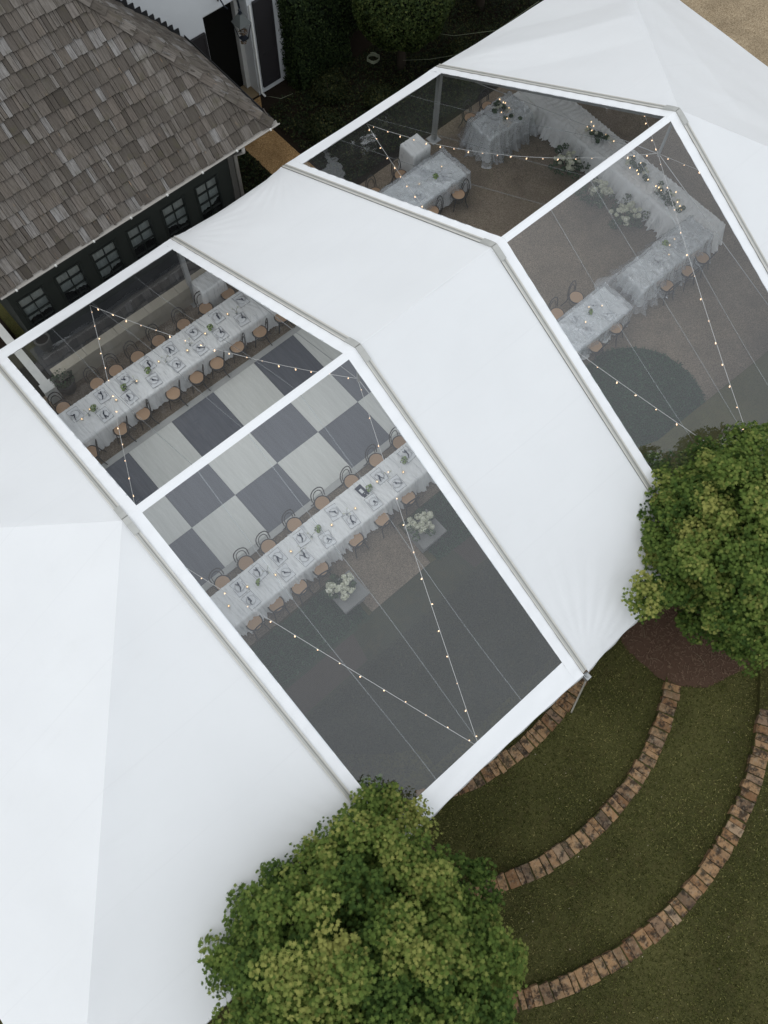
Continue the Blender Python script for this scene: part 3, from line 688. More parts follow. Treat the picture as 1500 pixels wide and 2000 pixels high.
def cloth(name, label, x0, x1, y0, y1, z, drop, mat, amp=.02, cross='y', res=.035, seed=0, flare=.10, group=None, cat='tablecloth', hem=.06):
    """rectangular cloth over a table: crinkled top, gathered sides. one continuous grid with its corners pulled together"""
    cx, cy = (x0 + x1) / 2, (y0 + y1) / 2; hx, hy = (x1 - x0) / 2, (y1 - y0) / 2
    nx = max(8, int((x1 - x0) / res)); ny = max(8, int((y1 - y0) / res)); nd = max(3, int(drop / .07))
    us = [-1 - (nd - i) / nd for i in range(nd)] + [-1 + 2 * i / nx for i in range(nx + 1)] + [1 + (i + 1) / nd for i in range(nd)]
    vs0 = [-1 - (nd - i) / nd for i in range(nd)] + [-1 + 2 * i / ny for i in range(ny + 1)] + [1 + (i + 1) / nd for i in range(nd)]
    ph = [random.uniform(0, 6.28) for _ in range(8)]
    dirs = [(random.uniform(0, 6.28), random.uniform(4, 15), random.uniform(0, 6.28)) for _ in range(9)]
    def crk(x, y):
        if mat is M['plastic']:
            xx, yy = x + .08 * math.sin(4.1 * y + ph[0]), y + .08 * math.sin(3.7 * x + ph[1])
            return amp * sum((1 - abs(math.sin(k_ * (xx * math.cos(a_) + yy * math.sin(a_)) + p_))) ** 3 * (1.6 if k_ < 8 else .8) for a_, k_, p_ in dirs) * .55
        if cross == 'x': x, y = y, x
        xw = x + .06 * math.sin(5.5 * y + 2.1 * x + ph[0]) + .035 * math.sin(11 * y + 5 * x + ph[1])
        a = abs(math.sin(21 * xw + 2.2 * math.sin(1.7 * xw + ph[2]))) ; b_ = abs(math.sin(37 * xw + 1.5 * math.sin(3.1 * xw + y * 4 + ph[3])))
        return amp * (1.1 * (1 - a) ** 2 * (1 + .6 * math.sin(2.3 * x + 7 * y + ph[4])) + .7 * (1 - b_) ** 3 - .4 * math.sin(9 * x - 6 * y + ph[5]) * .4)
    V = []
    for v in vs0:
        for u in us:
            ou, ov = max(0, abs(u) - 1), max(0, abs(v) - 1)
            x = max(-1, min(1, u)) * hx; y = max(-1, min(1, v)) * hy
            dn = math.hypot(ou, ov) if (ou and ov) else max(ou, ov); dn = min(dn, 1.05)
            if dn == 0: V.append((x, y, z + crk(cx + x, cy + y)))
            else:
                sx = (1 if u > 0 else -1) if ou else 0; sy = (1 if v > 0 else -1) if ov else 0
                tpos = (cx + x) if ov else (cy + y)
                ga = .5 * cnoise(16 * tpos + 40 * (sx + 2 * sy), ph[6]) + .35 * cnoise(41 * tpos, ph[7])
                off = .012 + flare * dn ** 1.2 * (.55 + .75 * ga)
                nn = math.hypot(ou, ov); dx, dy = (sx * ou / nn, sy * ov / nn)
                zz = z + crk(cx + x, cy + y) * (1 - dn) - drop * dn * (1 + hem * cnoise(2.1 * tpos, ph[3])) + .02 * (1 - math.cos(min(1, dn * 5) * 1.57)) * 0
                V.append((x + dx * off, y + dy * off, max(.014, zz)))
    nu = len(us); F = [(j * nu + i, j * nu + i + 1, (j + 1) * nu + i + 1, (j + 1) * nu + i) for j in range(len(vs0) - 1) for i in range(nu - 1)]
    m = MB(); m.v = V; m.f = F
    o = m.build(name, mat, None, True, (cx, cy, 0)); return tag(o, label, cat, group)
TZ = .755
table('banquet_table', 'long banquet table under white gauze between the dance floor and the low beige wall', -2.2, 12.15, 3.3, 4.24)
table('banquet_table', 'long banquet table under white gauze along the lower side of the dance floor', -2.2, 12.38, -2.82, -1.98)
table('head_table', 'head table crossing the gravel under the right clear bay', 15.6, 16.48, -2.7, 4.5)
table('side_table', 'rear arm of the head table beside the dark planting', 13.65, 15.55, 3.72, 4.5)
table('side_table', 'front arm of the head table covered in crumpled plastic', 13.3, 15.55, -2.68, -1.98)
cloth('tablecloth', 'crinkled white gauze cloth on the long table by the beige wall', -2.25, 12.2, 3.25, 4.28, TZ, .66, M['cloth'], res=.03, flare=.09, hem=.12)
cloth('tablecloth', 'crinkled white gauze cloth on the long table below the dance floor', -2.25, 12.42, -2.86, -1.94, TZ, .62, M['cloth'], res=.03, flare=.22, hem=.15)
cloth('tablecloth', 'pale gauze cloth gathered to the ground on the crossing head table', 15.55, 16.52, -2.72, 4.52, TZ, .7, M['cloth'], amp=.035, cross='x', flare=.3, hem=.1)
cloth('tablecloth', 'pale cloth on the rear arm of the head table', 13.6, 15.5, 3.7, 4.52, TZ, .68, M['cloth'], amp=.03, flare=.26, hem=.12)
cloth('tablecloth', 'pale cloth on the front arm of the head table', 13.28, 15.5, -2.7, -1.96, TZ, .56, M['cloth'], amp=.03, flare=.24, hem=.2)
cloth('plastic_cover', 'crumpled clear plastic over the front arm of the head table', 13.05, 15.9, -2.78, -1.9, TZ + .07, .74, M['plastic'], .06, flare=.42, res=.04, hem=.2, cat='plastic sheet')
cloth('plastic_cover', 'crumpled clear plastic hanging over the rear arm of the head table', 13.5, 15.2, 3.62, 4.6, TZ + .08, .8, M['plastic'], .06, flare=.4, res=.04, hem=.15, cat='plastic sheet')
cloth('plastic_cover', 'clear plastic wrapped round the end of the front long table', 10.3, 12.5, -2.93, -1.88, TZ + .06, .5, M['plastic'], .02, flare=.12, res=.05, hem=.2, cat='plastic sheet')
cloth('plastic_cover', 'clear plastic wrapped round the end of the rear long table', 9.4, 12.3, 3.18, 4.34, TZ + .06, .6, M['plastic'], .025, flare=.16, res=.05, hem=.2, cat='plastic sheet')
def draped_box(label, x0, x1, y0, y1, z, flare):
    t = thing('draped_box', label, 'draped table', ((x0 + x1) / 2, (y0 + y1) / 2, 0), group='white draped side tables')
    m = MB(); hx, hy = (x1 - x0) / 2 - .03, (y1 - y0) / 2 - .03; m.box(-hx, hx, -hy, hy, .02, z - .02); m.build('frame', M['table_wood'], t)
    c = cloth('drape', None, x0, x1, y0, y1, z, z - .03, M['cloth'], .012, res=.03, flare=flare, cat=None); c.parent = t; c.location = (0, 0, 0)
draped_box('white draped box standing by the tent leg near the dark planting', 11.32, 11.95, 4.5, 5.08, 1.0, .07)
draped_box('white draped side table against the end of the beige wall', 4.05, 4.75, 4.72, 5.2, .95, .1)

# ------------------------------------------------------------------ chairs
def make_chair():
    root = obj('bentwood_chair', None)
    m = MB(); m.lathe([(.155, .448), (.195, .445), (.21, .455), (.21, .472), (.196, .482), (.17, .48)], 28); rim = m.build('seat_frame', M['bent'], root, True)
    m = MB(); m.lathe([(.178, .47), (.178, .484), (.1, .488)], 28); m.build('cane_seat', M['cane'], root)
    for sx in (-1, 1):
        m = MB(); m.tube([(sx * .13, .13, .45), (sx * .15, .155, .25), (sx * .175, .185, .012)], [.017, .015, .012], 7); m.build('leg', M['bent'], root, True)
        m = MB(); m.tube([(sx * .14, -.15, .45), (sx * .16, -.19, .22), (sx * .185, -.27, .012)], [.017, .015, .012], 7); m.build('leg', M['bent'], root, True)
    pts = []
    for i in range(25):
        a = math.pi * i / 24; x = -.205 * math.cos(a) * (1 - .12 * (1 - math.sin(a)))
        hgt = .47 + .45 * (math.sin(a) ** .62); y = -.165 - .085 * (hgt - .47) / .45
        pts.append((x, y, hgt))
    m = MB(); m.tube(pts, .014, 7); m.build('back_hoop', M['bent'], root, True)
    pts = []
    for i in range(21):
        a = math.pi * i / 20; x = -.125 * math.cos(a); hgt = .48 + .33 * (math.sin(a) ** .6); pts.append((x, -.17 - .08 * (hgt - .47) / .45, hgt))
    m = MB(); m.tube(pts, .011, 6); m.build('inner_hoop', M['bent'], root, True)
    m = MB(); m.tube([(.145 * math.cos(2 * math.pi * i / 20), .145 * math.sin(2 * math.pi * i / 20) - .01, .26) for i in range(20)], .008, 6, True); m.build('stretcher_ring', M['bent'], root, True)
    return root
CH0 = make_chair(); _first = [True]
def chair(x, y, rz, label, group):
    o = CH0 if _first[0] else copy_tree(CH0)
    _first[0] = False
    o.location = (x + random.uniform(-.03, .03), y + random.uniform(-.035, .035), .012); o.rotation_euler = (0, 0, rz + random.uniform(-.2, .2)); tag(o, label, 'chair', group)
PI = math.pi
xs = [-1.1, -.30, .39, 1.09, 1.88, 2.76, 3.67, 4.49, 5.25]
for i, x in enumerate(xs[1:]): chair(x, -1.74, PI, '%s bentwood chair from the left on the dance floor side of the front long table' % ORD[i], 'chairs on the dance floor side of the front table')
for i, x in enumerate([-.31, .35, 1.02, 1.64, 2.77, 3.58, 4.45]): chair(x, -3.0, 0 if i not in (4,) else .15, '%s bentwood chair from the left on the lawn side of the front long table' % ORD[i], 'chairs on the lawn side of the front table')
for i, x in enumerate([-.71, .18, .88, 1.77, 2.5, 3.2, 3.88, 4.62, 5.36]): chair(x, 3.07, R_(64), '%s sideways cane chair from the left, dance floor side of the rear table' % ORD[i], 'sideways chairs along the rear table')
for i, x in enumerate([-.55, .46, 1.09, 1.73, 2.41, 3.2, 3.95, 4.7]): chair(x, 4.56, PI, '%s dark hooped chair from the left between the rear table and the beige wall' % ORD[i], 'chairs between the rear table and the wall')
for x, y, r, lb in ((10.79, 3.05, R_(64), 'cane chair beside the plastic wrapped rear table, nearer the white bay'), (11.73, 3.03, R_(64), 'cane chair at the far end of the rear table on the gravel'),
                    (9.95, 4.6, PI, 'dark chair behind the rear table near the white bay border'), (10.95, 4.6, PI, 'dark chair behind the rear table just left of the draped box'),
                    (11.03, -1.62, PI, 'hooped chair on the gravel side of the front table, nearer the white bay'), (11.8, -1.64, PI, 'hooped chair on the gravel side at the end of the front table'),
                    (11.07, -3.02, .1, 'cane chair on the green bed side, nearer the white bay'), (11.92, -2.97, .3, 'cane chair on the green bed side at the end of the front table'),
                    (13.98, -2.98, 0, 'cane chair beside the plastic covered head table arm, nearest the gap'), (14.73, -3.02, 0, 'middle chair in shade beside the plastic covered head table arm'), (15.4, -3.0, .2, 'chair in shade beside the outer corner of the head table'),
                    (13.9, 4.86, PI, 'dark chair behind the left end of the head table rear arm'), (14.65, 4.88, PI, 'dark chair behind the middle of the head table rear arm')):
    chair(x, y, r, lb, 'chairs under the right clear bay')

# ------------------------------------------------------------------ table settings
def make_setting(var):
    rs = random.Random(var)
    root = obj('place_setting', None)
    m = MB(); m.box(-.145, .145, -.185, .185, 0, .003); m.build('placemat', M['sheer'], root)
    m = MB()
    for x0, x1, y0, y1 in ((-.15, .15, -.19, -.1845), (-.15, .15, .1845, .19), (-.15, -.1445, -.184, .184), (.1445, .15, -.184, .184)): m.box(x0, x1, y0, y1, 0, .006)
    m.build('mat_border', M['ink'], root)
    m = MB(); m.lathe([(.02, .006), (.075, .007), (.112, .018), (.115, .02), (.07, .012), (.02, .011)], 20); m.build('plate', M['sheer'], root, True)
    cx, cy_ = rs.uniform(-.03, .03), rs.uniform(-.06, .02)
    m = MB(); m.lathe([(.001, .02), (.02, .03), (.026, .045), (.016, .062), (.001, .066)], 8, (cx, cy_, 0))
    for q in range(rs.choice((2, 3, 3, 4))):
        an = rs.choice((.5, -.35, 2.4, 3.6, .1, -.7)) + rs.uniform(-.25, .25); L = rs.uniform(.07, .17); d = Vector((math.sin(an), math.cos(an), 0)); e_ = Vector((d.y, -d.x, 0)) * rs.uniform(-.03, .03)
        p0 = Vector((cx, cy_, .045)); p1 = p0 + d * L * .5 + e_ - Vector((0, 0, .01)); p2 = p0 + d * L - Vector((0, 0, .02)); w_ = rs.uniform(.012, .034)
        m.bar(p0, p1, w_, .01); m.bar(p1, p2, w_ * .7, .008)
    m.build('napkin', M['navy'], root)
    m = MB()
    for x in (-.118, .118): m.bar((x, -.1 + rs.uniform(-.02, .02), .01), (x + rs.uniform(-.015, .015), .09, .01), .008, .004)
    m.build('cutlery', M['silver'], root)
    return root
PSV = [make_setting(v) for v in range(6)]; _pu = set()
def setting(x, y, rz, label, grp):
    v = random.randrange(6); o = copy_tree(PSV[v]) if v in _pu else PSV[v]
    _pu.add(v)
    o.location = (x, y, TZ + .016); o.rotation_euler = (0, 0, rz + random.uniform(-.12, .12)); tag(o, label, 'place setting', grp)
for i, x in enumerate([-.09, .46, 1.04, 1.75, 2.75, 4.2, 5.1]): setting(x, -2.2, PI, '%s place setting from the left on the dance floor edge of the front table' % ORD[i], 'settings on the front table')
for i, x in enumerate([-.08, .94, 1.5, 2.2, 2.95, 3.65, 4.4]): setting(x, -2.62, 0, '%s place setting from the left on the lawn edge of the front table' % ORD[i], 'settings on the front table')
for i, x in enumerate([-.45, .35, 1.05, 1.75, 2.45, 3.2, 3.95, 4.75]): setting(x, 4.0, PI, '%s place setting from the left on the wall edge of the rear table' % ORD[i], 'settings on the rear table')
for i, x in enumerate([.1, .85, 1.6, 2.3, 3.05, 3.7, 4.4]): setting(x, 3.52, 0, '%s place setting from the left on the dance floor edge of the rear table' % ORD[i], 'settings on the rear table')
for x, y, lb in ((11.1, -2.2, 'place setting by the two hooped chairs under plastic'), (11.75, -2.2, 'place setting at the far gravel side corner of the front table'), (11.05, -2.62, 'place setting under plastic on the green bed side'), (11.85, -2.62, 'place setting at the far green bed side corner of the front table'),
                 (10.6, 3.55, 'place setting under plastic near the white bay on the rear table'), (11.6, 3.6, 'place setting under plastic at the end of the rear table'), (11.3, 4.0, 'place setting under plastic beside the draped box'),
                 (14.1, -2.3, 'place setting under plastic on the front head table arm'), (14.95, -2.35, 'place setting on the front head table arm near the corner')):
    setting(x, y, 0 if y < 0 or y < 3.7 else PI, lb, 'settings under the right clear bay')
for v in range(6):
    if v not in _pu:
        for ch in list(PSV[v].children): bpy.data.objects.remove(ch)
        bpy.data.objects.remove(PSV[v])
m = MB(); m.box(-.095, .095, -.17, .17, 0, .006); o = m.build('menu_card', M['menu'], None, False, (3.62, -2.22, TZ + .014), .06); tag(o, 'navy menu card on the dance floor edge of the front table', 'menu card')
mm = MB(); mm.box(-.045, .03, -.05, .07, .006, .008); mm.build('printed_emblem', M['sheer'], o)
# posies (ball of petals in a small vase), candles, bud stems
def petals(n, c, r, up=0.6):
    d = RNG.normal(0, 1, (n, 3)); d /= np.linalg.norm(d, axis=1)[:, None]; d[:, 2] = np.abs(d[:, 2]) * up + d[:, 2] * (1 - up)
    d /= np.linalg.norm(d, axis=1)[:, None]; return np.asarray(c) + d * r * RNG.uniform(.75, 1.05, (n, 1)), d
PET = [(-.5, -.2), (0, -.5), (.5, -.2), (.3, .45), (-.3, .45)]
def flower_obj(name, balls, mat, parent, size, n=60, fold=.4):
    Ps, Ns = zip(*[petals(n, c, r) for c, r in balls]); P = np.concatenate(Ps); N = np.concatenate(Ns)
    return obj(name, scatter(P, N, RNG.uniform(.7, 1.2, len(P)) * size, PET, mat, name, np.clip(RNG.normal(.5, .25, len(P)), 0, 1), .35, fold), parent)
def posy(x, y, label, r=.075):
    t = thing('posy', label, 'flowers', (x, y, TZ + .01), group='lime posies along the tables')
    m = MB(); m.lathe([(.028, 0), (.036, .03), (.03, .08)], 10); m.build('vase', M['vase'], t, True)
    flower_obj('bloom', [((0, 0, .12), r), ((.05, .03, .11), r * .6), ((-.04, -.05, .1), r * .55)], M['lime'], t, .03, 55)
    flower_obj('foliage', [((0, 0, .08), r * 1.2)], M['green'], t, .035, 25)
for i, x in enumerate([2.18, 3.78, 4.91, .3]): posy(x, -2.3 - .1 * (i == 3), '%s lime green posy on the front long table' % ['middle', 'second from the right', 'right-hand', 'leftmost'][i], .08 if i < 3 else .05)
for i, x in enumerate([3.59, 1.63, .89, -.01]): posy(x, 3.8, '%s lime green posy on the rear long table' % ['right-hand', 'second from the right', 'third from the right', 'leftmost'][i])
posy(11.4, 3.68, 'lime posy under plastic at the end of the rear table'); posy(14.64, -2.1, 'lime posy on the plastic covered head table arm', .1); posy(11.5, -2.3, 'pale posy near the end of the front table', .05)
CM = MB(); CM.lathe([(.03, 0), (.036, .06), (.031, .062), (.026, .02)], 10); CM_ME = CM.mesh('glass', M['wax'], True)
FL = MB(); FL.lathe([(.001, .03), (.011, .045), (.008, .06), (.001, .08)], 8); FL_ME = FL.mesh('flame', M['flame'], True)
def candle(x, y, label):
    t = thing('votive_candle', label, 'candle', (x, y, TZ + .014), group='votive candles on the tables')
    obj('glass', CM_ME, t); obj('flame', FL_ME, t)
for i, x in enumerate([-.55, .05, .72, 1.35, 2.5, 3.2, 4.05, 4.7]): candle(x, -2.4 + .12 * math.sin(i * 2.4), '%s votive candle from the left along the front table' % ORD[i])
for i, x in enumerate([-.4, -.1, .55, 1.25, 2.0, 2.75, 3.4, 4.2]): candle(x, 3.76 + .12 * math.sin(i * 2.1), '%s votive candle from the left along the rear table' % ORD[i])
for i, (x, y) in enumerate([(11.2, -2.42), (11.9, -2.35), (11.6, -2.15), (10.9, 3.8), (11.8, 3.85), (14.5, -2.4), (14.75, -2.2), (15.0, -2.15), (15.9, -1.6)]):
    candle(x, y, ['candle by the middle of the front table end', 'candle at the outer end of the front table', 'candle at the gravel side of the front table end', 'candle under plastic on the rear table', 'candle at the far end of the rear table', 'candle beside the lime posy on the head table arm', 'candle right of the lime posy on the head table arm', 'candle nearest the head table corner on the arm', 'candle on the head table corner'][i])
def bud_vase(x, y, label):
    t = thing('bud_vase', label, 'vase', (x, y, TZ + .01), group='bud vases on the tables')
    m = MB(); m.lathe([(.022, 0), (.028, .03), (.01, .08), (.013, .1)], 8); m.build('vase', M['vase'], t, True)
    m = MB()
    for a in range(3):
        q = a * 2.1 + x; m.tube([(0, 0, .08), (.03 * math.cos(q), .03 * math.sin(q), .16), (.09 * math.cos(q), .09 * math.sin(q), .2)], .004, 4)
    m.build('stem', M['green'], t)
    flower_obj('bloom', [((.09 * math.cos(a * 2.1 + x), .09 * math.sin(a * 2.1 + x), .2), .022) for a in range(3)], M['cream'], t, .022, 14)
for i, x in enumerate([.62, 1.55, 1.95, 2.95, 4.35]): bud_vase(x, -2.4 + .06 * math.cos(i * 3), '%s bud vase with cream flowers from the left on the front table' % ORD[i])
for i, x in enumerate([-.2, 1.2, 2.15, 2.9, 4.4]): bud_vase(x, 3.75, '%s bud vase with cream flowers from the left on the rear table' % ORD[i])
# stone pedestals with cream flower arrangements
def arrangement(name, label, loc, balls, green, grp, size=.045, z0=0):
    t = thing(name, label, 'flowers', loc, group=grp)
    for c, r in balls: flower_obj('bloom', [(c, r)], M['cream'], t, size, int(60 + 500 * r))
    flower_obj('foliage', green, M['green'], t, .05, 45, .2)
    m = MB()
    for c, r in green[:6]: m.tube([(0, 0, z0), (c[0] * .6, c[1] * .6, max(.05, c[2] * .8)), c], .006, 4)
    m.build('stem', M['green'], t)
    return t
for k, (px, py, lb) in enumerate(((1.76, -3.86, 'left'), (4.18, -3.9, 'right'))):
    t = thing('stone_pedestal', '%s square grey stone pedestal below the front long table' % lb, 'pedestal', (px, py, 0), group='stone pedestals by the gravel path')
    m = MB(); m.box(-.3, .3, -.3, .3, .012, .52); m.build('block', M['pedestal'], t)
    m = MB(); m.grid(lambda u, v: (-.37 + .74 * u, -.37 + .74 * v, .6), 1, 1); m = MB(); m.box(-.37, .37, -.37, .37, .52, .6); m.build('cap_slab', M['pedestal'], t)
    rr = np.random.default_rng(5 + k); balls = []
    for i in range(26):
        a = rr.uniform(0, 6.28); q = rr.uniform(.02, .32); balls.append(((-.06 + q * math.cos(a), .12 + q * .9 * math.sin(a), rr.uniform(.16, .32) + .14 * (1 - q / .3)), rr.uniform(.045, .085)))
    gr = [((-.06 + rr.uniform(.1, .42) * math.cos(a), .12 + rr.uniform(.1, .4) * math.sin(a), rr.uniform(.05, .34)), rr.uniform(.05, .11)) for a in rr.uniform(0, 6.28, 14)]
    arrangement('flower_arrangement', 'cream rose arrangement on the %s stone pedestal' % lb, (px, py, .6), balls, gr, 'flowers on the pedestals')
rr = np.random.default_rng(3)
for k, (px, py, nb, lb) in enumerate(((14.95, -.55, 26, 'lowest clump of cream flowers at the foot of the head table'), (14.9, .55, 22, 'middle clump of cream flowers and grasses in front of the head table'), (15.0, 1.9, 18, 'upper clump of cream flowers in front of the head table under the ridge strip'))):
    balls = [((rr.uniform(-.3, .3), rr.uniform(-.35, .35), rr.uniform(.35, .62)), rr.uniform(.05, .09)) for _ in range(nb)]
    gr = [((rr.uniform(-.42, .42), rr.uniform(-.5, .5), rr.uniform(.1, .6)), rr.uniform(.07, .15)) for _ in range(22)]
    arrangement('meadow_flowers', lb, (px, py, .014), balls, gr, 'meadow flowers by the head table', .05)
rr = np.random.default_rng(4)
for k, (px, py, lb) in enumerate(((16.0, .1, 'greenery and candles along the middle of the head table'), (16.0, 1.7, 'greenery on the far half of the head table'), (14.5, 4.1, 'greenery under plastic on the rear head table arm'), (15.9, -1.1, 'greenery on the head table near the front arm'))):
    gr = [((rr.uniform(-.2, .2), rr.uniform(-.5, .5), rr.uniform(.04, .16)), rr.uniform(.05, .1)) for _ in range(12)]
    balls = [((rr.uniform(-.15, .15), rr.uniform(-.45, .45), rr.uniform(.08, .18)), .045) for _ in range(6)]
    t = arrangement('table_garland', lb, (px, py, TZ + .01), balls, gr, 'garlands on the head table', .04)
    for q in range(6): o = obj('flame', FL_ME, t, (rr.uniform(-.25, .25), rr.uniform(-.5, .5), .1)); o.scale = (1.3,) * 3

# ------------------------------------------------------------------ garden wing (shingled roof, windows)
RE = (6.13, 3.2); RS = 1.19; RA = math.atan(RS); WX0, WX1 = -.2, 7.8
wing = thing('garden_wing', 'low dark green wing with weathered cedar shingle roof and a row of windows', 'building', (3.8, 8, 0)); WO = Vector((3.8, 8, 0))
def wpart(m, name, mat, parent=None, smooth=False, lab=None):
    m.v = [(x - WO.x, y - WO.y, z - WO.z) for x, y, z in m.v]; o = m.build(name, mat, parent or wing, smooth)
    if lab: o['label'] = lab
    return o
WALLY = 6.45
# facade with real openings
wins = [(.09 + 1.06 * i, .84 + 1.06 * i) for i in range(6)]; wz0, wz1 = .95, 2.36
m = MB(); edges = [-.05] + [q for w_ in wins for q in w_] + [6.62]
for a, b_ in zip(edges[0::2], edges[1::2]): m.box(a, b_, WALLY, WALLY + .25, 0, 3.1)
for a, b_ in wins: m.box(a, b_, WALLY + .001, WALLY + .249, wz1, 3.1); m.box(a, b_, WALLY + .001, WALLY + .249, 0, wz0)
m.box(6.37, 6.62, WALLY + .25, 10, 0, 3.1); m.box(-.05, .2, WALLY + .25, 10, 0, 3.1)
wpart(m, 'wall', M['wing_wall'])
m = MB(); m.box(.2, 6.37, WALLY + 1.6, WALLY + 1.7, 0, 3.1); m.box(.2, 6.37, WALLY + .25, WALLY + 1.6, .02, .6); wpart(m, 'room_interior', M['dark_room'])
for k, (a, b_) in enumerate(wins):
    f = MB(); t_ = .05
    f.box(a, a + t_, WALLY - .015, WALLY + .1, wz0, wz1); f.box(b_ - t_, b_, WALLY - .015, WALLY + .1, wz0, wz1)
    f.box(a + t_, b_ - t_, WALLY - .014, WALLY + .1, wz1 - t_, wz1); f.box(a - .03, b_ + .03, WALLY - .05, WALLY + .1, wz0 - .05, wz0)
    fo = wpart(f, 'window', M['frame_dark'])
    mx = (a + b_) / 2
    for r_ in range(4):
        z0 = wz0 + (wz1 - t_ - wz0) * r_ / 4; z1 = wz0 + (wz1 - t_ - wz0) * (r_ + 1) / 4
        for x0, x1 in ((a + t_, mx - .012), (mx + .012, b_ - t_)):
            p = MB(); tx = random.uniform(-.004, .004); p.add([(x0, WALLY + .05, z0 + .012), (x1, WALLY + .05 + tx, z0 + .012), (x1, WALLY + .05 + tx, z1 - .012), (x0, WALLY + .05, z1 - .012)], [(0, 1, 2, 3)])
            po = p.build('pane', M['glass'], None); po.location = (-WO.x, -WO.y, 0); po.parent = fo
        if r_: 
            q = MB(); q.box(a + t_, b_ - t_, WALLY + .02, WALLY + .07, z0 - .012, z0 + .012); qo = q.build('glazing_bar', M['frame_dark'], None); qo.location = (-WO.x, -WO.y, 0); qo.parent = fo
    cu = MB(); zb = random.uniform(1.3, 1.5)
    cu.grid(lambda u, v: (a + .03 + (b_ - a - .06) * u, WALLY + .13 + .012 * math.sin(u * 38 + k), wz1 - (wz1 - zb - .1 * math.sin(u * 3.0 + k * 2.1) - .03 * math.sin(u * 9 + k)) * v), 26, 6)
    co = cu.build('reflection_sheet', M['reflection_sheet'], None, True); co.location = (-WO.x, -WO.y, 0); co.parent = fo
    q = MB(); q.box(mx - .012, mx + .012, WALLY + .018, WALLY + .072, wz0, wz1 - t_); qo = q.build('glazing_bar', M['frame_dark'], None); qo.location = (-WO.x, -WO.y, 0); qo.parent = fo
m = MB(); m.box(6.5, 6.66, WALLY - .04, WALLY + .0, 0, 3.08); wpart(m, 'corner_board', M['pot'])
# roof deck, soffit
def rpt(x, t, off=0.0):   # front roof plane point: horizontal run t from the eave
    return (x, RE[0] + t - off * math.sin(RA), RE[1] + RS * t + off * math.cos(RA))
T9 = 3.87
m = MB(); h = T9
m.add([(WX0, RE[0], RE[1] - .03), (WX1, RE[0], RE[1] - .03), (WX1 - h, RE[0] + h, RE[1] + RS * h - .03), (WX0 + .0, RE[0] + h, RE[1] + RS * h - .03)], [(0, 1, 2, 3)])
m.add([(WX1, RE[0], RE[1] - .03), (WX1, 10.0, RE[1] - .03), (WX1 - h, 10.0, RE[1] + RS * h - .03)], [(0, 1, 2)])
rd = wpart(m, 'roof', M['metal_dark'])
m = MB(); m.add([(WX0, RE[0] + .02, RE[1] - .1), (WX1 - .02, RE[0] + .02, RE[1] - .1), (WX1 - .02, 10, RE[1] - .1), (WX0, 10, RE[1] - .1)], [(0, 1, 2, 3)]); wpart(m, 'soffit', M['wing_wall'])
ROW = .21; LEN = .21 * math.hypot(1, RS)
pieces = []      # (verts) in world coords, plus centre for ranking
def shingle(face, row, a, wd):
    t0 = row * ROW - .015; ov = LEN * 1.28; g3 = random.uniform(.003, .008)
    a0, a1 = a + g3, a + wd - g3
    jit = random.uniform(-.016, .016); lift0 = .046 + random.uniform(-.006, .01); lift1 = .006; th = .03
    def edge(t): return t      # hip recedes 1:1
    def P(l, t, off):
        if face == 'F': return rpt(l, t, off)
        # right face: l runs along Y, t runs towards -X
        return (WX1 - t + off * math.sin(RA), l, RE[1] + RS * t + off * math.cos(RA))
    tb, tt = t0 + jit, t0 + ov / math.hypot(1, RS)
    if face == 'F': lim = lambda t: WX1 - t - .0; lo_ = -.15; hi = None
    else: lim = None
    if face == 'F':
        if a0 >= lim(tb) - .02: return None
        q = [(a0, tb), (min(a1, lim(tb)), tb), (min(a1, max(a0 + .01, lim(tt))), tt), (a0, tt)]
    else:
        lo = lambda t: RE[0] + t
        if a1 <= lo(tb) + .02 or a1 > 10.0: return None
        q = [(max(a0, lo(tb)), tb), (a1, tb), (a1, tt), (min(a1 - .01, max(a0, lo(tt))), tt)]
    lf = [lift0, lift0, lift1, lift1]
    lf = [q_ + .006 * random.random() for q_ in lf]; top = [P(l, t, lf[i]) for i, (l, t) in enumerate(q)]; bot = [P(l, t, lf[i] - th) for i, (l, t) in enumerate(q)]
    return bot + top
for r_ in range(19):
    a = WX0 - .1 + random.uniform(-.2, 0)
    while a < WX1:
        wd = random.choice((.07, .09, .1, .12, .14, .16, .18, .2, .23, .26)) * random.uniform(.9, 1.1)
        q = shingle('F', r_, a, wd)
        if q: pieces.append(q)
        a += wd
for r_ in range(19):
    a = RE[0] + random.uniform(-.1, 0)
    while a < 9.99:
        wd = random.choice((.12, .15, .18, .22, .26)); q = shingle('R', r_, a, wd)
        if q: pieces.append(q)
        a += wd
SF = [(0, 3, 2, 1), (4, 5, 6, 7), (0, 1, 5, 4), (1, 2, 6, 5), (2, 3, 7, 6), (3, 0, 4, 7)]
def area_px(q):
    p = [project(v) for v in q[4:]]; cx = sum(x for x, _ in p) / 4; cy_ = sum(y for _, y in p) / 4
    ar = abs(sum(p[i][0] * p[(i + 1) % 4][1] - p[(i + 1) % 4][0] * p[i][1] for i in range(4))) / 2
    return ar if -10 < cx < 1510 and -10 < cy_ < 2010 else ar * 1e-3
pieces.sort(key=area_px, reverse=True)
def local_frame(q):
    """shingle mesh in its own frame so grain runs up the slope"""
    v = [Vector(p) for p in q]; o = sum(v, Vector()) / 8; yx = (v[7] - v[4]).normalized(); xx = (v[5] - v[4]); xx = (xx - yx * xx.dot(yx)).normalized(); zx = xx.cross(yx)
    Mx = Matrix((xx, yx, zx)).transposed(); inv = Mx.transposed(); return o, Mx, [inv @ (p - o) for p in v]
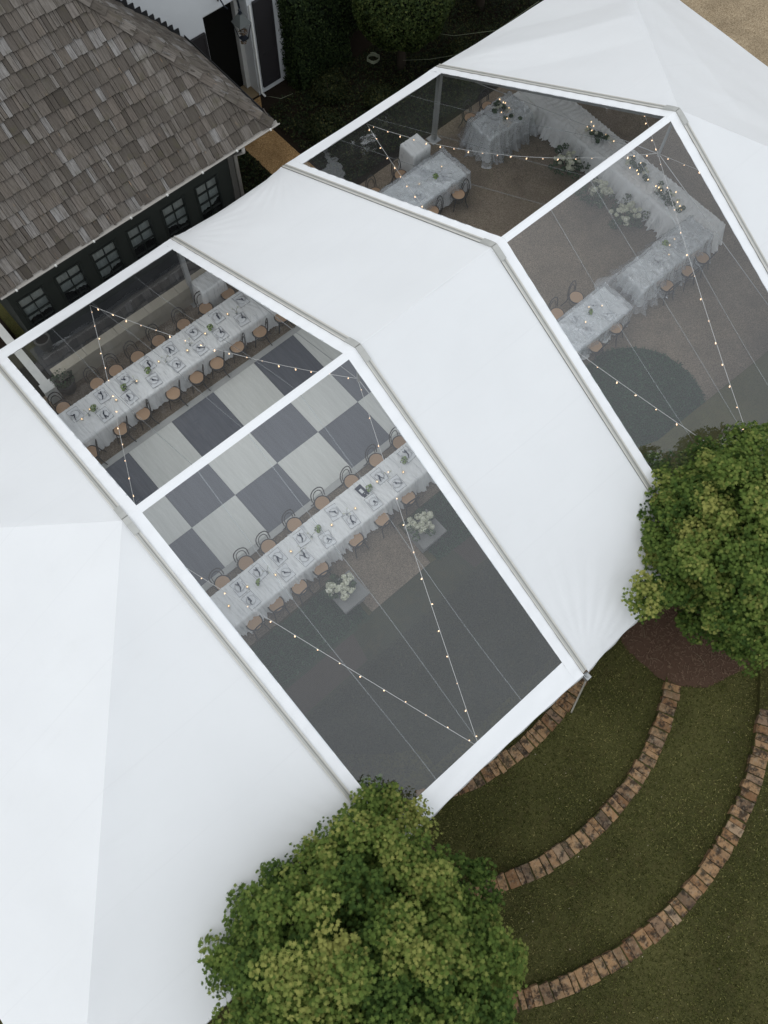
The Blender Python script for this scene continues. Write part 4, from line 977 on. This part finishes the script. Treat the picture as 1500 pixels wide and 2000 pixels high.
for q in pieces[:300]:
    o, Mx, lv = local_frame(q); m = MB(); m.add(lv, SF); ob = m.build('shingle', M['shingle'], rd); ob.matrix_local = Matrix.Translation(o - WO) @ Mx.to_4x4()
rest = MB()
for q in pieces[300:]: rest.add(q, SF)
# rest is kept in a frame aligned with the slope as well
Mx = Matrix(((1, 0, 0), (0, math.cos(RA), -math.sin(RA)), (0, math.sin(RA), math.cos(RA)))); inv = Mx.transposed()
rest.v = [tuple(inv @ (Vector(p) - WO)) for p in rest.v]; ro = rest.build('shingle_field', M['shingle'], rd); ro.matrix_local = Mx.to_4x4(); ro['kind'] = 'stuff'
# hip cap shingles
hd = Vector((-1, 1, RS)).normalized(); nF = Vector((0, -math.sin(RA), math.cos(RA))); nR = Vector((math.sin(RA), 0, math.cos(RA)))
base = Vector((WX1, RE[0], RE[1]))
sF = hd.cross(nF).normalized(); sF = sF if sF.x < 0 else -sF; sR = hd.cross(nR).normalized(); sR = sR if sR.y > 0 else -sR
L = 3.87 * math.sqrt(2 + RS * RS); k = 0; d = .02
while d < L:
    ln = .34; w1 = random.uniform(.18, .23); w2 = random.uniform(.14, .17)
    for sd_, nn, ww, nm in ((sF, nF, w1, 'hip_cap'), (sR, nR, w2, 'hip_cap')):
        c0 = base + hd * d + (nF + nR).normalized() * .125; c1 = base + hd * (d + ln * 1.25) + (nF + nR).normalized() * .085
        m = MB(); v_ = [c0, c0 + sd_ * ww - nn * .012, c1 + sd_ * ww * .96 - nn * .012, c1]; bt = [p - nn * .022 for p in v_]
        m.add(bt + v_, SF); wv = [Vector(p) for p in m.v]; q = [tuple(p) for p in wv]
        o, Mx, lv = local_frame(q); m2 = MB(); m2.add(lv, SF); ob = m2.build(nm, M['shingle'], rd); ob.matrix_local = Matrix.Translation(o - WO) @ Mx.to_4x4()
    d += ln
# gutters, brackets, downpipe, step flashing
def half_round(a, b_, r, out):
    m = MB(); a = Vector(a); b_ = Vector(b_); out = Vector(out); n = 9; vs_ = []
    for p in (a, b_):
        for i in range(n): q = math.pi * i / (n - 1); vs_.append(p + out * (r - r * math.cos(q)) + Vector((0, 0, -r * 1.0 * math.sin(q))))
        for i in range(n): q = math.pi * (n - 1 - i) / (n - 1); vs_.append(p + out * (r - (r - .012) * math.cos(q)) + Vector((0, 0, -(r - .012) * math.sin(q) + .001)))
    N = 2 * n; m.add(vs_, [(i, (i + 1) % N, N + (i + 1) % N, N + i) for i in range(N)]); return m
m = half_round((WX0, RE[0] - .01, RE[1] + .035), (WX1 + .12, RE[0] - .01, RE[1] + .035), .075, (0, -1, 0)); m.tube([(WX0, RE[0] - .16, RE[1] + .037), (WX1 + .12, RE[0] - .16, RE[1] + .037)], .018, 6); gt = wpart(m, 'gutter', M['gutter'])
m = half_round((WX1 - .03, RE[0], RE[1] + .008), (WX1 - .03, 9.98, RE[1] + .008), .07, (1, 0, 0)); wpart(m, 'gutter', M['metal_dark'])
for i in range(8):
    m = MB(); x = .2 + 1.06 * i; m.box(x - .02, x + .02, RE[0] - .2, RE[0] - .15, RE[1] + .02, RE[1] + .06); o = m.build('bracket', M['white_trim'], None); o.location = (-WO.x, -WO.y, 0); o.parent = gt
m = MB(); m.tube([(6.78, RE[0] - .1, RE[1] - .05), (6.78, RE[0] - .1, RE[1] - .2), (6.72, WALLY - .06, RE[1] - .55), (6.72, WALLY - .06, .0)], .05, 10); wpart(m, 'downpipe', M['gutter'], None, True)
for i in range(26):
    t0, t1 = i * .15, i * .15 + .18; m = MB(); m.box(WX1 - t1 - .02, WX1 - t0 - .02, 9.965 + .002 * (i % 2), 9.995, RE[1] + RS * t0 + .0, RE[1] + RS * t1 + .07); wpart(m, 'step_flashing', M['metal_dark'])
# ------------------------------------------------------------------ white main house
house = thing('white_house', 'limewashed white brick house wall with a tall dark doorway', 'house', (8.5, 10.3, 0)); HO = Vector((8.5, 10.3, 0))
def hpart(m, name, mat, smooth=False, lab=None):
    m.v = [(x - HO.x, y - HO.y, z) for x, y, z in m.v]; o = m.build(name, mat, house, smooth)
    if lab: o['label'] = lab
    return o
DX0, DX1, DZ = 8.55, 9.96, 3.38
HX0, HT = 1.0, 6.2
m = MB(); m.box(HX0, DX0, 10.0, 10.7, 0, HT); m.box(DX1, 11.15, 10.0, 10.7, 0, HT); m.box(DX0, DX1, 10.001, 10.699, DZ, HT); m.box(HX0, 11.15, 10.701, 18, 0, HT)
hpart(m, 'wall', M['white_wall'])
m = MB(); m.box(DX0 + .001, DX1 - .001, 10.45, 10.72, DZ - .42, DZ - .02); m.box(DX1 - .14, DX1 - .002, 10.42, 10.72, .0, DZ - .42); hpart(m, 'door_casing', M['white_trim'])
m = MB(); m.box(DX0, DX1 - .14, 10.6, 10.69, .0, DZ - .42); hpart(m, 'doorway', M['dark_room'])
m = MB(); m.box(DX0, DX1, 10.02, 10.6, .0, .06); hpart(m, 'threshold', M['brick_sill'])
for x0, x1, z1, lab in ((10.12, 10.76, 3.05, 'charcoal shutter right of the doorway'), (7.85, 8.5, 2.98, 'charcoal shutter left of the doorway, half hidden by the shingle roof')):
    m = MB(); m.box(x0, x1, 9.93, 9.985, .25, z1); m.box(x0, x1, 9.915, 9.93, .25, .4); m.box(x0, x1, 9.915, 9.93, 1.25, 1.36); m.box(x0, x1, 9.915, 9.93, z1 - .12, z1)
    m.box(x0, x0 + .07, 9.916, 9.93, .4, 1.25); m.box(x1 - .07, x1, 9.916, 9.93, .4, 1.25); m.box(x0, x0 + .07, 9.916, 9.93, 1.36, z1 - .12); m.box(x1 - .07, x1, 9.916, 9.93, 1.36, z1 - .12)
    hpart(m, 'shutter', M['shutter'], lab=lab)
m = MB(); m.add([(HX0 - .4, 9.6, HT), (11.5, 9.6, HT), (8.5, 13.5, HT + 2.6), (4, 13.5, HT + 2.6)], [(0, 1, 2, 3)]); m.add([(11.5, 9.6, HT), (11.5, 18.4, HT), (8.5, 13.5, HT + 2.6)], [(0, 1, 2)]); m.add([(HX0 - .4, 9.6, HT), (4, 13.5, HT + 2.6), (HX0 - .4, 18.4, HT)], [(0, 1, 2)]); m.add([(11.5, 18.4, HT), (HX0 - .4, 18.4, HT), (4, 13.5, HT + 2.6), (8.5, 13.5, HT + 2.6)], [(0, 1, 2, 3)]); hpart(m, 'roof', M['shingle'])
m = MB(); m.tube([(10.02, 9.96, 3.0), (10.02, 9.96, .12), (10.04, 9.8, .06)], .035, 8); hpart(m, 'downspout', M['white_trim'], True)
# lantern on a scrolled bracket
lan = thing('wall_lantern', 'verdigris lantern hanging from a scrolled iron bracket by the doorway', 'lantern', (9.35, 9.96, 3.3)); LO = Vector((9.35, 9.96, 3.3))
def lpart(m, name, mat, smooth=False): m.v = [tuple(Vector(p) - LO) for p in m.v]; return m.build(name, mat, lan, smooth)
lx, ly = 9.4, 9.48
m = MB(); m.tube([(9.32, 9.98, 3.75), (9.3, 9.85, 3.95), (9.32, 9.65, 4.0), (9.38, 9.5, 3.88), (lx, ly, 3.55)], [.025, .025, .025, .03, .028], 8)
m.tube([(9.1, 9.98, 3.6), (8.98, 9.8, 3.78), (8.93, 9.6, 3.98), (8.98, 9.52, 3.78), (9.06, 9.5, 3.68)], .02, 7); lpart(m, 'bracket', M['iron'], True)
m = MB(); m.lathe([(.02, .3), (.05, .26), (.03, .22), (.06, .18), (.05, .14)], 8, (lx, ly, 3.22)); lpart(m, 'finial', M['iron'], True)
def frust(m, z0, r0, z1, r1):
    a = [(lx + r0 * i, ly + r0 * j, z0) for i, j in ((-1, -1), (1, -1), (1, 1), (-1, 1))]; b_ = [(lx + r1 * i, ly + r1 * j, z1) for i, j in ((-1, -1), (1, -1), (1, 1), (-1, 1))]
    m.add(a + b_, [(0, 1, 5, 4), (1, 2, 6, 5), (2, 3, 7, 6), (3, 0, 4, 7), (4, 5, 6, 7), (3, 2, 1, 0)])
m = MB(); frust(m, 3.12, .2, 3.38, .05); lpart(m, 'lantern_roof', M['verdigris'])
m = MB()
for i, j in ((-1, -1), (1, -1), (1, 1), (-1, 1)): m.tube([(lx + .18 * i, ly + .18 * j, 3.12), (lx + .09 * i, ly + .09 * j, 2.66)], .012, 5)
frust(m, 2.62, .09, 2.66, .1); lpart(m, 'lantern_cage', M['iron'])
P, N = petals(160, (lx, ly, 2.82), .12); me = scatter(P, N, RNG.uniform(.03, .06, 160), Lf, M['twig'], 'dried_stems', tilt=.5); o = obj('dried_stems', me, lan); o.location = -LO
P, N = petals(70, (lx - .02, ly, 2.52), .08); me = scatter(P, N, RNG.uniform(.03, .06, 70), Lf, M['twig'], 'dried_stems', tilt=.5); o = obj('dried_stems', me, lan); o.location = -LO
# terrace with the low beige wall
tr_ = MB(); tr_.box(-.3, 6.6, 5.5, WALLY - .0, 0, .58); tag(tr_.build('slate_terrace', M['slate']), kind='structure')
lw = thing('garden_wall', 'low beige stucco wall with pale cap behind the rear table', 'wall', (2.0, 5.37, 0))
m = MB(); m.box(-2.2, 4.5, -.11, .12, 0, .68); m.build('wall', M['beige'], lw)
for i in range(7): m = MB(); x = -2.23 + .965 * i; m.box(x + .004, x + .96, -.14, .14, .68, .75); m.build('coping', M['beige'], lw)
l2 = thing('garden_wall', 'short pale wall running back from the tent corner beside the wing', 'wall', (-.53, 6.3, 0))
m = MB(); m.box(-.08, .08, -.85, 1.6, 0, .45); m.build('wall', M['white_trim'], l2); m = MB(); m.box(-.11, .11, -.9, 1.6, .45, .51); m.build('coping', M['white_trim'], l2)
m = MB(); m.box(-.16, .16, -1.2, -.9, 0, .6); m.build('pier', M['white_trim'], l2)
# potted plants
def potted(x, y, z, label, dark=False, plant=True, r=.2):
    t = thing('planter', label, 'planter', (x, y, z), group='planters by the wing')
    m = MB(); m.lathe([(r * .65, 0), (r * .8, .1), (r, .42), (r * 1.08, .45), (r * 1.0, .47), (r * .85, .46), (r * .8, .38)], 20); m.build('pot', M['pot_dark' if dark else 'pot'], t, True)
    m = MB(); m.lathe([(r * .8, .36), (r * .8, .4)], 16); m.build('soil', M['soil'], t)
    if plant:
        Pp, Nn = petals(260, (0, 0, .55), r * 1.1); obj('foliage', scatter(Pp, Nn, RNG.uniform(.05, .1, 260), Lf, M['green'], 'foliage', np.clip(RNG.normal(.3, .2, 260), 0, 1), .5), t)
potted(5.72, 6.15, .58, 'round planter under the window nearest the wing corner', r=.22); potted(.1, 6.2, .58, 'round planter under the leftmost wing window', plant=False)
potted(-.12, 5.2, .0, 'black urn beside the left end of the beige wall', True, True, .26)

# ------------------------------------------------------------------ vegetation behind the tent
def leafy_box(x0, x1, y0, y1, z1, n, size, mat, name, rough=.05):
    P = []; N = []
    A = [(x1 - x0) * (y1 - y0), (x1 - x0) * z1, (x1 - x0) * z1, (y1 - y0) * z1, (y1 - y0) * z1]; S = sum(A)
    for k, a in enumerate(A):
        c = int(n * a / S); u, v = RNG.uniform(0, 1, c), RNG.uniform(0, 1, c)
        X = x0 + (x1 - x0) * u; Y = y0 + (y1 - y0) * (v if k == 0 else u); Z = z1 * v
        if k == 0: p = np.c_[X, Y, np.full(c, z1)]; nn = (0, 0, 1)
        elif k == 1: p = np.c_[X, np.full(c, y0), Z]; nn = (0, -1, .3)
        elif k == 2: p = np.c_[X, np.full(c, y1), Z]; nn = (0, 1, .3)
        elif k == 3: p = np.c_[np.full(c, x0), y0 + (y1 - y0) * u, Z]; nn = (-1, 0, .3)
        else: p = np.c_[np.full(c, x1), y0 + (y1 - y0) * u, Z]; nn = (1, 0, .3)
        P.append(p); N.append(np.tile(np.array(nn, float), (c, 1)))
    P = np.concatenate(P); N = np.concatenate(N); P += N * (RNG.normal(0, rough, (len(P), 1)) + .06 * np.sin(P[:, :1] * 4 + P[:, 2:] * 3) * np.cos(P[:, 1:2] * 3.3))
    P[:, 2] = np.maximum(P[:, 2], .03)
    return scatter(P, N, RNG.uniform(.6, 1.3, len(P)) * size, Lf, mat, name, np.clip(RNG.normal(.4, .28, len(P)), 0, 1), .6)
def hedge(label, x0, x1, y0, y1, z1, n):
    t = thing('clipped_hedge', label, 'hedge', ((x0 + x1) / 2, (y0 + y1) / 2, 0))
    m = MB(); m.box(x0 + .06 - t.location.x, x1 - .06 - t.location.x, y0 + .06 - t.location.y, y1 - .06 - t.location.y, .02, z1 - .06); m.build('inner_branches', M['cover_core'], t)
    o = obj('foliage', leafy_box(x0, x1, y0, y1, z1, n, .07, M['hedge'], 'foliage'), t); o.location = (-t.location.x, -t.location.y, 0)
M['cover_core'] = simple('hedge_core', (.006, .009, .005), .9, .1)
hedge('tall clipped dark hedge against the white house wall', 11.0, 13.0, 9.3, 10.6, 2.9, 26000)
hedge('dark clipped hedge behind the round clipped tree', 13.0, 20.5, 10.2, 11.6, 2.6, 30000)
def ellipsoid_pts(n, c, r, noise=.1, shell=.25):
    d = RNG.normal(0, 1, (n, 3)); d /= np.linalg.norm(d, axis=1)[:, None]
    lump = 1 + noise * (np.sin(d[:, 0] * 7 + d[:, 2] * 5) * np.cos(d[:, 1] * 6 - d[:, 2] * 4))
    q = lump * (1 - shell * RNG.random(n) ** 2)
    return np.asarray(c) + d * np.asarray(r) * q[:, None], d
def topiary(label, cx, cy, cz, r, n, trunk=True):
    t = thing('clipped_tree', label, 'tree', (cx, cy, 0))
    P, N = ellipsoid_pts(n, (0, 0, cz), r, .05, .1); obj('crown', scatter(P, N, RNG.uniform(.6, 1.3, n) * .085, Lf, M['topiary'], 'crown', np.clip(RNG.normal(.42, .25, n), 0, 1), .6), t)
    m = MB(); m.lathe([(.05, cz - r[2] * .9), (r[0] * .6, cz - r[2] * .75), (r[0] * .88, cz), (r[0] * .6, cz + r[2] * .7), (.05, cz + r[2] * .9)], 20); m.build('inner_branches', M['cover_core'], t, True)
    if trunk: m = MB(); m.tube([(0, 0, -.02), (.02, 0, .6), (0, .02, cz - r[2] * .6)], [.17, .13, .11], 9); m.build('trunk', M['bark'], t, True)
topiary('round clipped tree with a bare trunk at the top of the picture', 13.95, 8.0, 2.7, (1.5, 1.4, 1.6), 26000)
topiary('second clipped tree beside the tent at the top edge', 17.6, 8.3, 2.7, (1.3, 1.3, 1.5), 14000)
def cover(label, poly, n, mat, size, hgt):
    lo, hi = np.array(poly).min(0), np.array(poly).max(0); xs = RNG.uniform(lo[0], hi[0], n); ys = RNG.uniform(lo[1], hi[1], n)
    z = .03 + hgt * (.5 + .5 * np.sin(xs * 3.1 + 1.2 * np.sin(ys * 2.3)) * np.cos(ys * 2.7)) * RNG.uniform(.3, 1, n)
    P = np.c_[xs, ys, z]; N = np.tile((0., 0., 1.), (n, 1))
    return tag(obj('ground_cover', scatter(P, N, RNG.uniform(.6, 1.3, n) * size, Lf, mat, 'ground_cover', np.clip(RNG.normal(.4, .3, n), 0, 1), .6)), label, 'plants', kind='stuff')
cover('dark leafy ground cover between the hedge and the tent', [(9.55, 5.6), (20, 9.3)], 26000, M['cover'], .07, .3)
cover('dark low planting between the wing corner and the orange path', [(6.75, 5.5), (8.3, 9.9)], 6000, M['cover'], .07, .25)
def shrub(x, y, r, label):
    t = thing('low_shrub', label, 'shrub', (x, y, 0), group='low shrubs behind the tent')
    P, N = ellipsoid_pts(2600, (0, 0, r * .55), (r, r, r * .7), .15, .3); P[:, 2] = np.maximum(P[:, 2], .02)
    obj('foliage', scatter(P, N, RNG.uniform(.04, .08, 2600), Lf, M['cover'], 'foliage', np.clip(RNG.normal(.55, .25, 2600), 0, 1), .6), t)
    m = MB()
    for a in range(5): m.tube([(0, 0, 0), (r * .6 * math.cos(a * 1.26), r * .6 * math.sin(a * 1.26), r * .7)], .012, 5)
    m.build('stems', M['bark'], t)
for x, y, r, lb in ((11.6, 8.6, .55, 'low shrub in front of the tall hedge'), (12.5, 7.3, .5, 'low shrub near the rear eave of the right clear bay'), (10.5, 7.4, .6, 'low shrub beside the orange path'), (15.6, 7.0, .55, 'low shrub right of the clipped tree trunk')): shrub(x, y, r, lb)
hs_ = thing('garden_hose', 'coiled pale garden hose on the dark bed by the clipped tree', 'hose', (13.35, 8.6, .3)); m = MB()
m.tube([(.16 * (1 + .05 * (i % 7)) * math.cos(i * .45), .16 * (1 + .04 * (i % 5)) * math.sin(i * .45), .02 + .002 * i) for i in range(60)], .011, 5); m.build('coil', M['hose'], hs_, True)
def cable_(name, label, pts): m = MB(); m.tube(pts, .006, 5); tag(m.build(name, M['hose'], None, True), label, 'cable')
cable_('power_cable', 'thin pale cable curling out from the downspout by the doorway', [(10.04, 9.78, .06), (10.0, 9.5, .3), (10.2, 9.2, .32), (10.6, 9.15, .3)])
cable_('power_cable', 'thin pale cable crossing the dark bed to the tent eave', [(13.9, 7.85, .5), (14.6, 7.4, .45), (15.2, 6.9, .6), (15.8, 6.2, 1.2), (16.1, 5.5, 2.3)])
cable_('power_cable', 'upper thin cable curling to the white hipped end', [(15.3, 8.2, .5), (15.8, 7.6, .5), (16.6, 6.6, .9), (17.0, 5.55, 2.3)])

# ------------------------------------------------------------------ maples
def maple_shape():
    ang = [90, 62, 45, 28, 8, -20, -50, -90, 230, 200, 172, 152, 135, 118]
    rad = [.64, .29, .58, .24, .5, .24, .33, .18, .33, .24, .5, .24, .58, .29]
    return [(r * math.cos(R_(a)), r * math.sin(R_(a))) for a, r in zip(ang, rad)]
MS = maple_shape()
def maple(label, base, crown_c, crown_r, n_clump, per, seed, mat='maple', lsize=.092, name='maple_tree', shape=None, out_clumps=()):
    rg = np.random.default_rng(seed); bx, by, bz = base
    t = thing(name, label, 'tree', base, group='maples at the tent' if name == 'maple_tree' else 'tall trees behind the house')
    cc = np.array(crown_c) - np.array(base); cr = np.array(crown_r)
    # boughs carry sub-clumps of leaves; gaps stay between the boughs
    lobes = []; tries = 0
    while len(lobes) < n_clump and tries < 6000:
        tries += 1
        d = rg.normal(0, 1, 3); d /= np.linalg.norm(d)
        if d[2] < -.5: continue
        lob = 1 + .07 * math.sin(d[0] * 4.2 + seed) * math.cos(d[1] * 3.6 + seed * 2) + rg.uniform(-.13, .09)
        c = cc + d * cr * .84 * lob; r = rg.uniform(.32, .64) * float(cr.mean()) / 2.5
        if any(np.linalg.norm(c - o[0]) < .6 * (r + o[1]) for o in lobes): continue
        lobes.append((c, r, d))
    for c in out_clumps: lobes.append((np.array(c) - np.array(base), .34, np.array((0, 0, 1.))))
    cl = []
    for c, r, d in lobes:
        tone = rg.normal(.02, .19)
        for _ in range(max(4, int(14 * (r / .55) ** 2))):
            e = rg.normal(0, 1, 3) + d * .9 + np.array((0, 0, .7)); e /= np.linalg.norm(e)
            cl.append((c + e * r * np.array((1, 1, .8)) * rg.uniform(.72, 1.12), rg.uniform(.13, .27) * float(cr.mean()) / 2.5, d * .5 + e * .5, tone + rg.normal(0, .1), 1.0))
        for _ in range(5): cl.append((c + rg.normal(0, .35, 3) * r - d * r * .3, .3 * float(cr.mean()) / 2.5, d, tone - .22, .5))  # inner leaves coloured darker to deepen the shade inside each bough
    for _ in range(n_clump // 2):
        d = rg.normal(0, 1, 3); d /= np.linalg.norm(d); d[2] = abs(d[2]) * .9 - .1; cl.append((cc + d * cr * .55, .42 * float(cr.mean()) / 2.5, d, -.3, .45))  # crown core filled with leaves whose colour carries the inner shade
    Ps, Ns, As = [], [], []
    for c, r, d, tone, dens in cl:
        k = int(per * (r / .22) ** 1.7 * dens * 2.5 / float(cr.mean()) * (1 if cr.mean() < 3.2 else .5)); dd = rg.normal(0, 1, (k, 3)); dd /= np.linalg.norm(dd, axis=1)[:, None]
        rr = rg.uniform(.25, 1, (k, 1)) ** .5
        Ps.append(c + dd * r * np.array((1.15, 1.15, .7)) * rr); Ns.append(dd * .4 + d * .45 + np.array((0, 0, .85)))
        As.append(np.clip(.4 + tone + rg.normal(0, .15, k) + .12 * dd[:, 2], 0, 1))  # leaf colour rises towards each clump's top, painting in light from above
    P = np.concatenate(Ps); N = np.concatenate(Ns); A = np.concatenate(As); n = len(P)
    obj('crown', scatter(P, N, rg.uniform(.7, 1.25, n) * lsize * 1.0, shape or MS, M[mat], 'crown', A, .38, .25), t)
    m = MB(); top = cc + np.array((0, 0, cr[2] * .35)); m.tube([(0, 0, -.1), (.03, 0, .5), tuple(cc * .45 + np.array((.03, .02, 0))), tuple(top)], [.16 * cr[0] / 2.5, .12 * cr[0] / 2.5, .09 * cr[0] / 2.5, .03], 9)
    m.build('trunk', M['bark'], t, True)
    m = MB()
    for c, r, d in lobes:
        st_ = np.array((0, 0, 1)) * max(.5, min(top[2], c[2] * .45 + .2)) + cc * np.array((.5, .5, 0)); mid = (st_ + c) / 2 + np.array((0, 0, .12))
        m.tube([tuple(st_), tuple(mid), tuple(c)], [.04, .025, .008], 5)
    m.build('limbs', M['bark'], t, True)
maple('leafy maple overlapping the lower left tent edge at the bottom of the picture', (-2.2, -9.6, .1), (-2.85, -9.9, 3.15), (2.46, 2.48, 2.3), 190, 60, 11, out_clumps=[(-1.0, -7.75, 3.2), (-.75, -8.0, 3.0)])
maple('leafy maple overlapping the tent at the right edge of the picture', (7.7, -9.5, .1), (8.5, -9.1, 3.0), (2.28, 2.35, 2.2), 175, 60, 23, out_clumps=[(5.75, -8.45, 3.3), (5.95, -8.7, 3.2), (6.2, -8.6, 3.3), (7.3, -7.35, 3.4)])
# tall trees behind (seen mirrored in the rear clear panels)
far = [(-9, 27, 6.2), (-2, 29, 6.2), (5, 28, 6.4), (12, 25, 6.2), (17.5, 21, 6.3), (23.5, 22, 6.2), (29, 20, 6.4), (35, 19, 6.2), (41, 15, 6.2)]
for i, (x, y, z) in enumerate(far):
    maple('%s of the tall trees behind the house from the left' % ORD[i], (x, y, 0), (x, y, z), (4.2, 4.2, 6.2), 90, 20, 40 + i, 'fartree', .5, 'tall_tree', Lf)
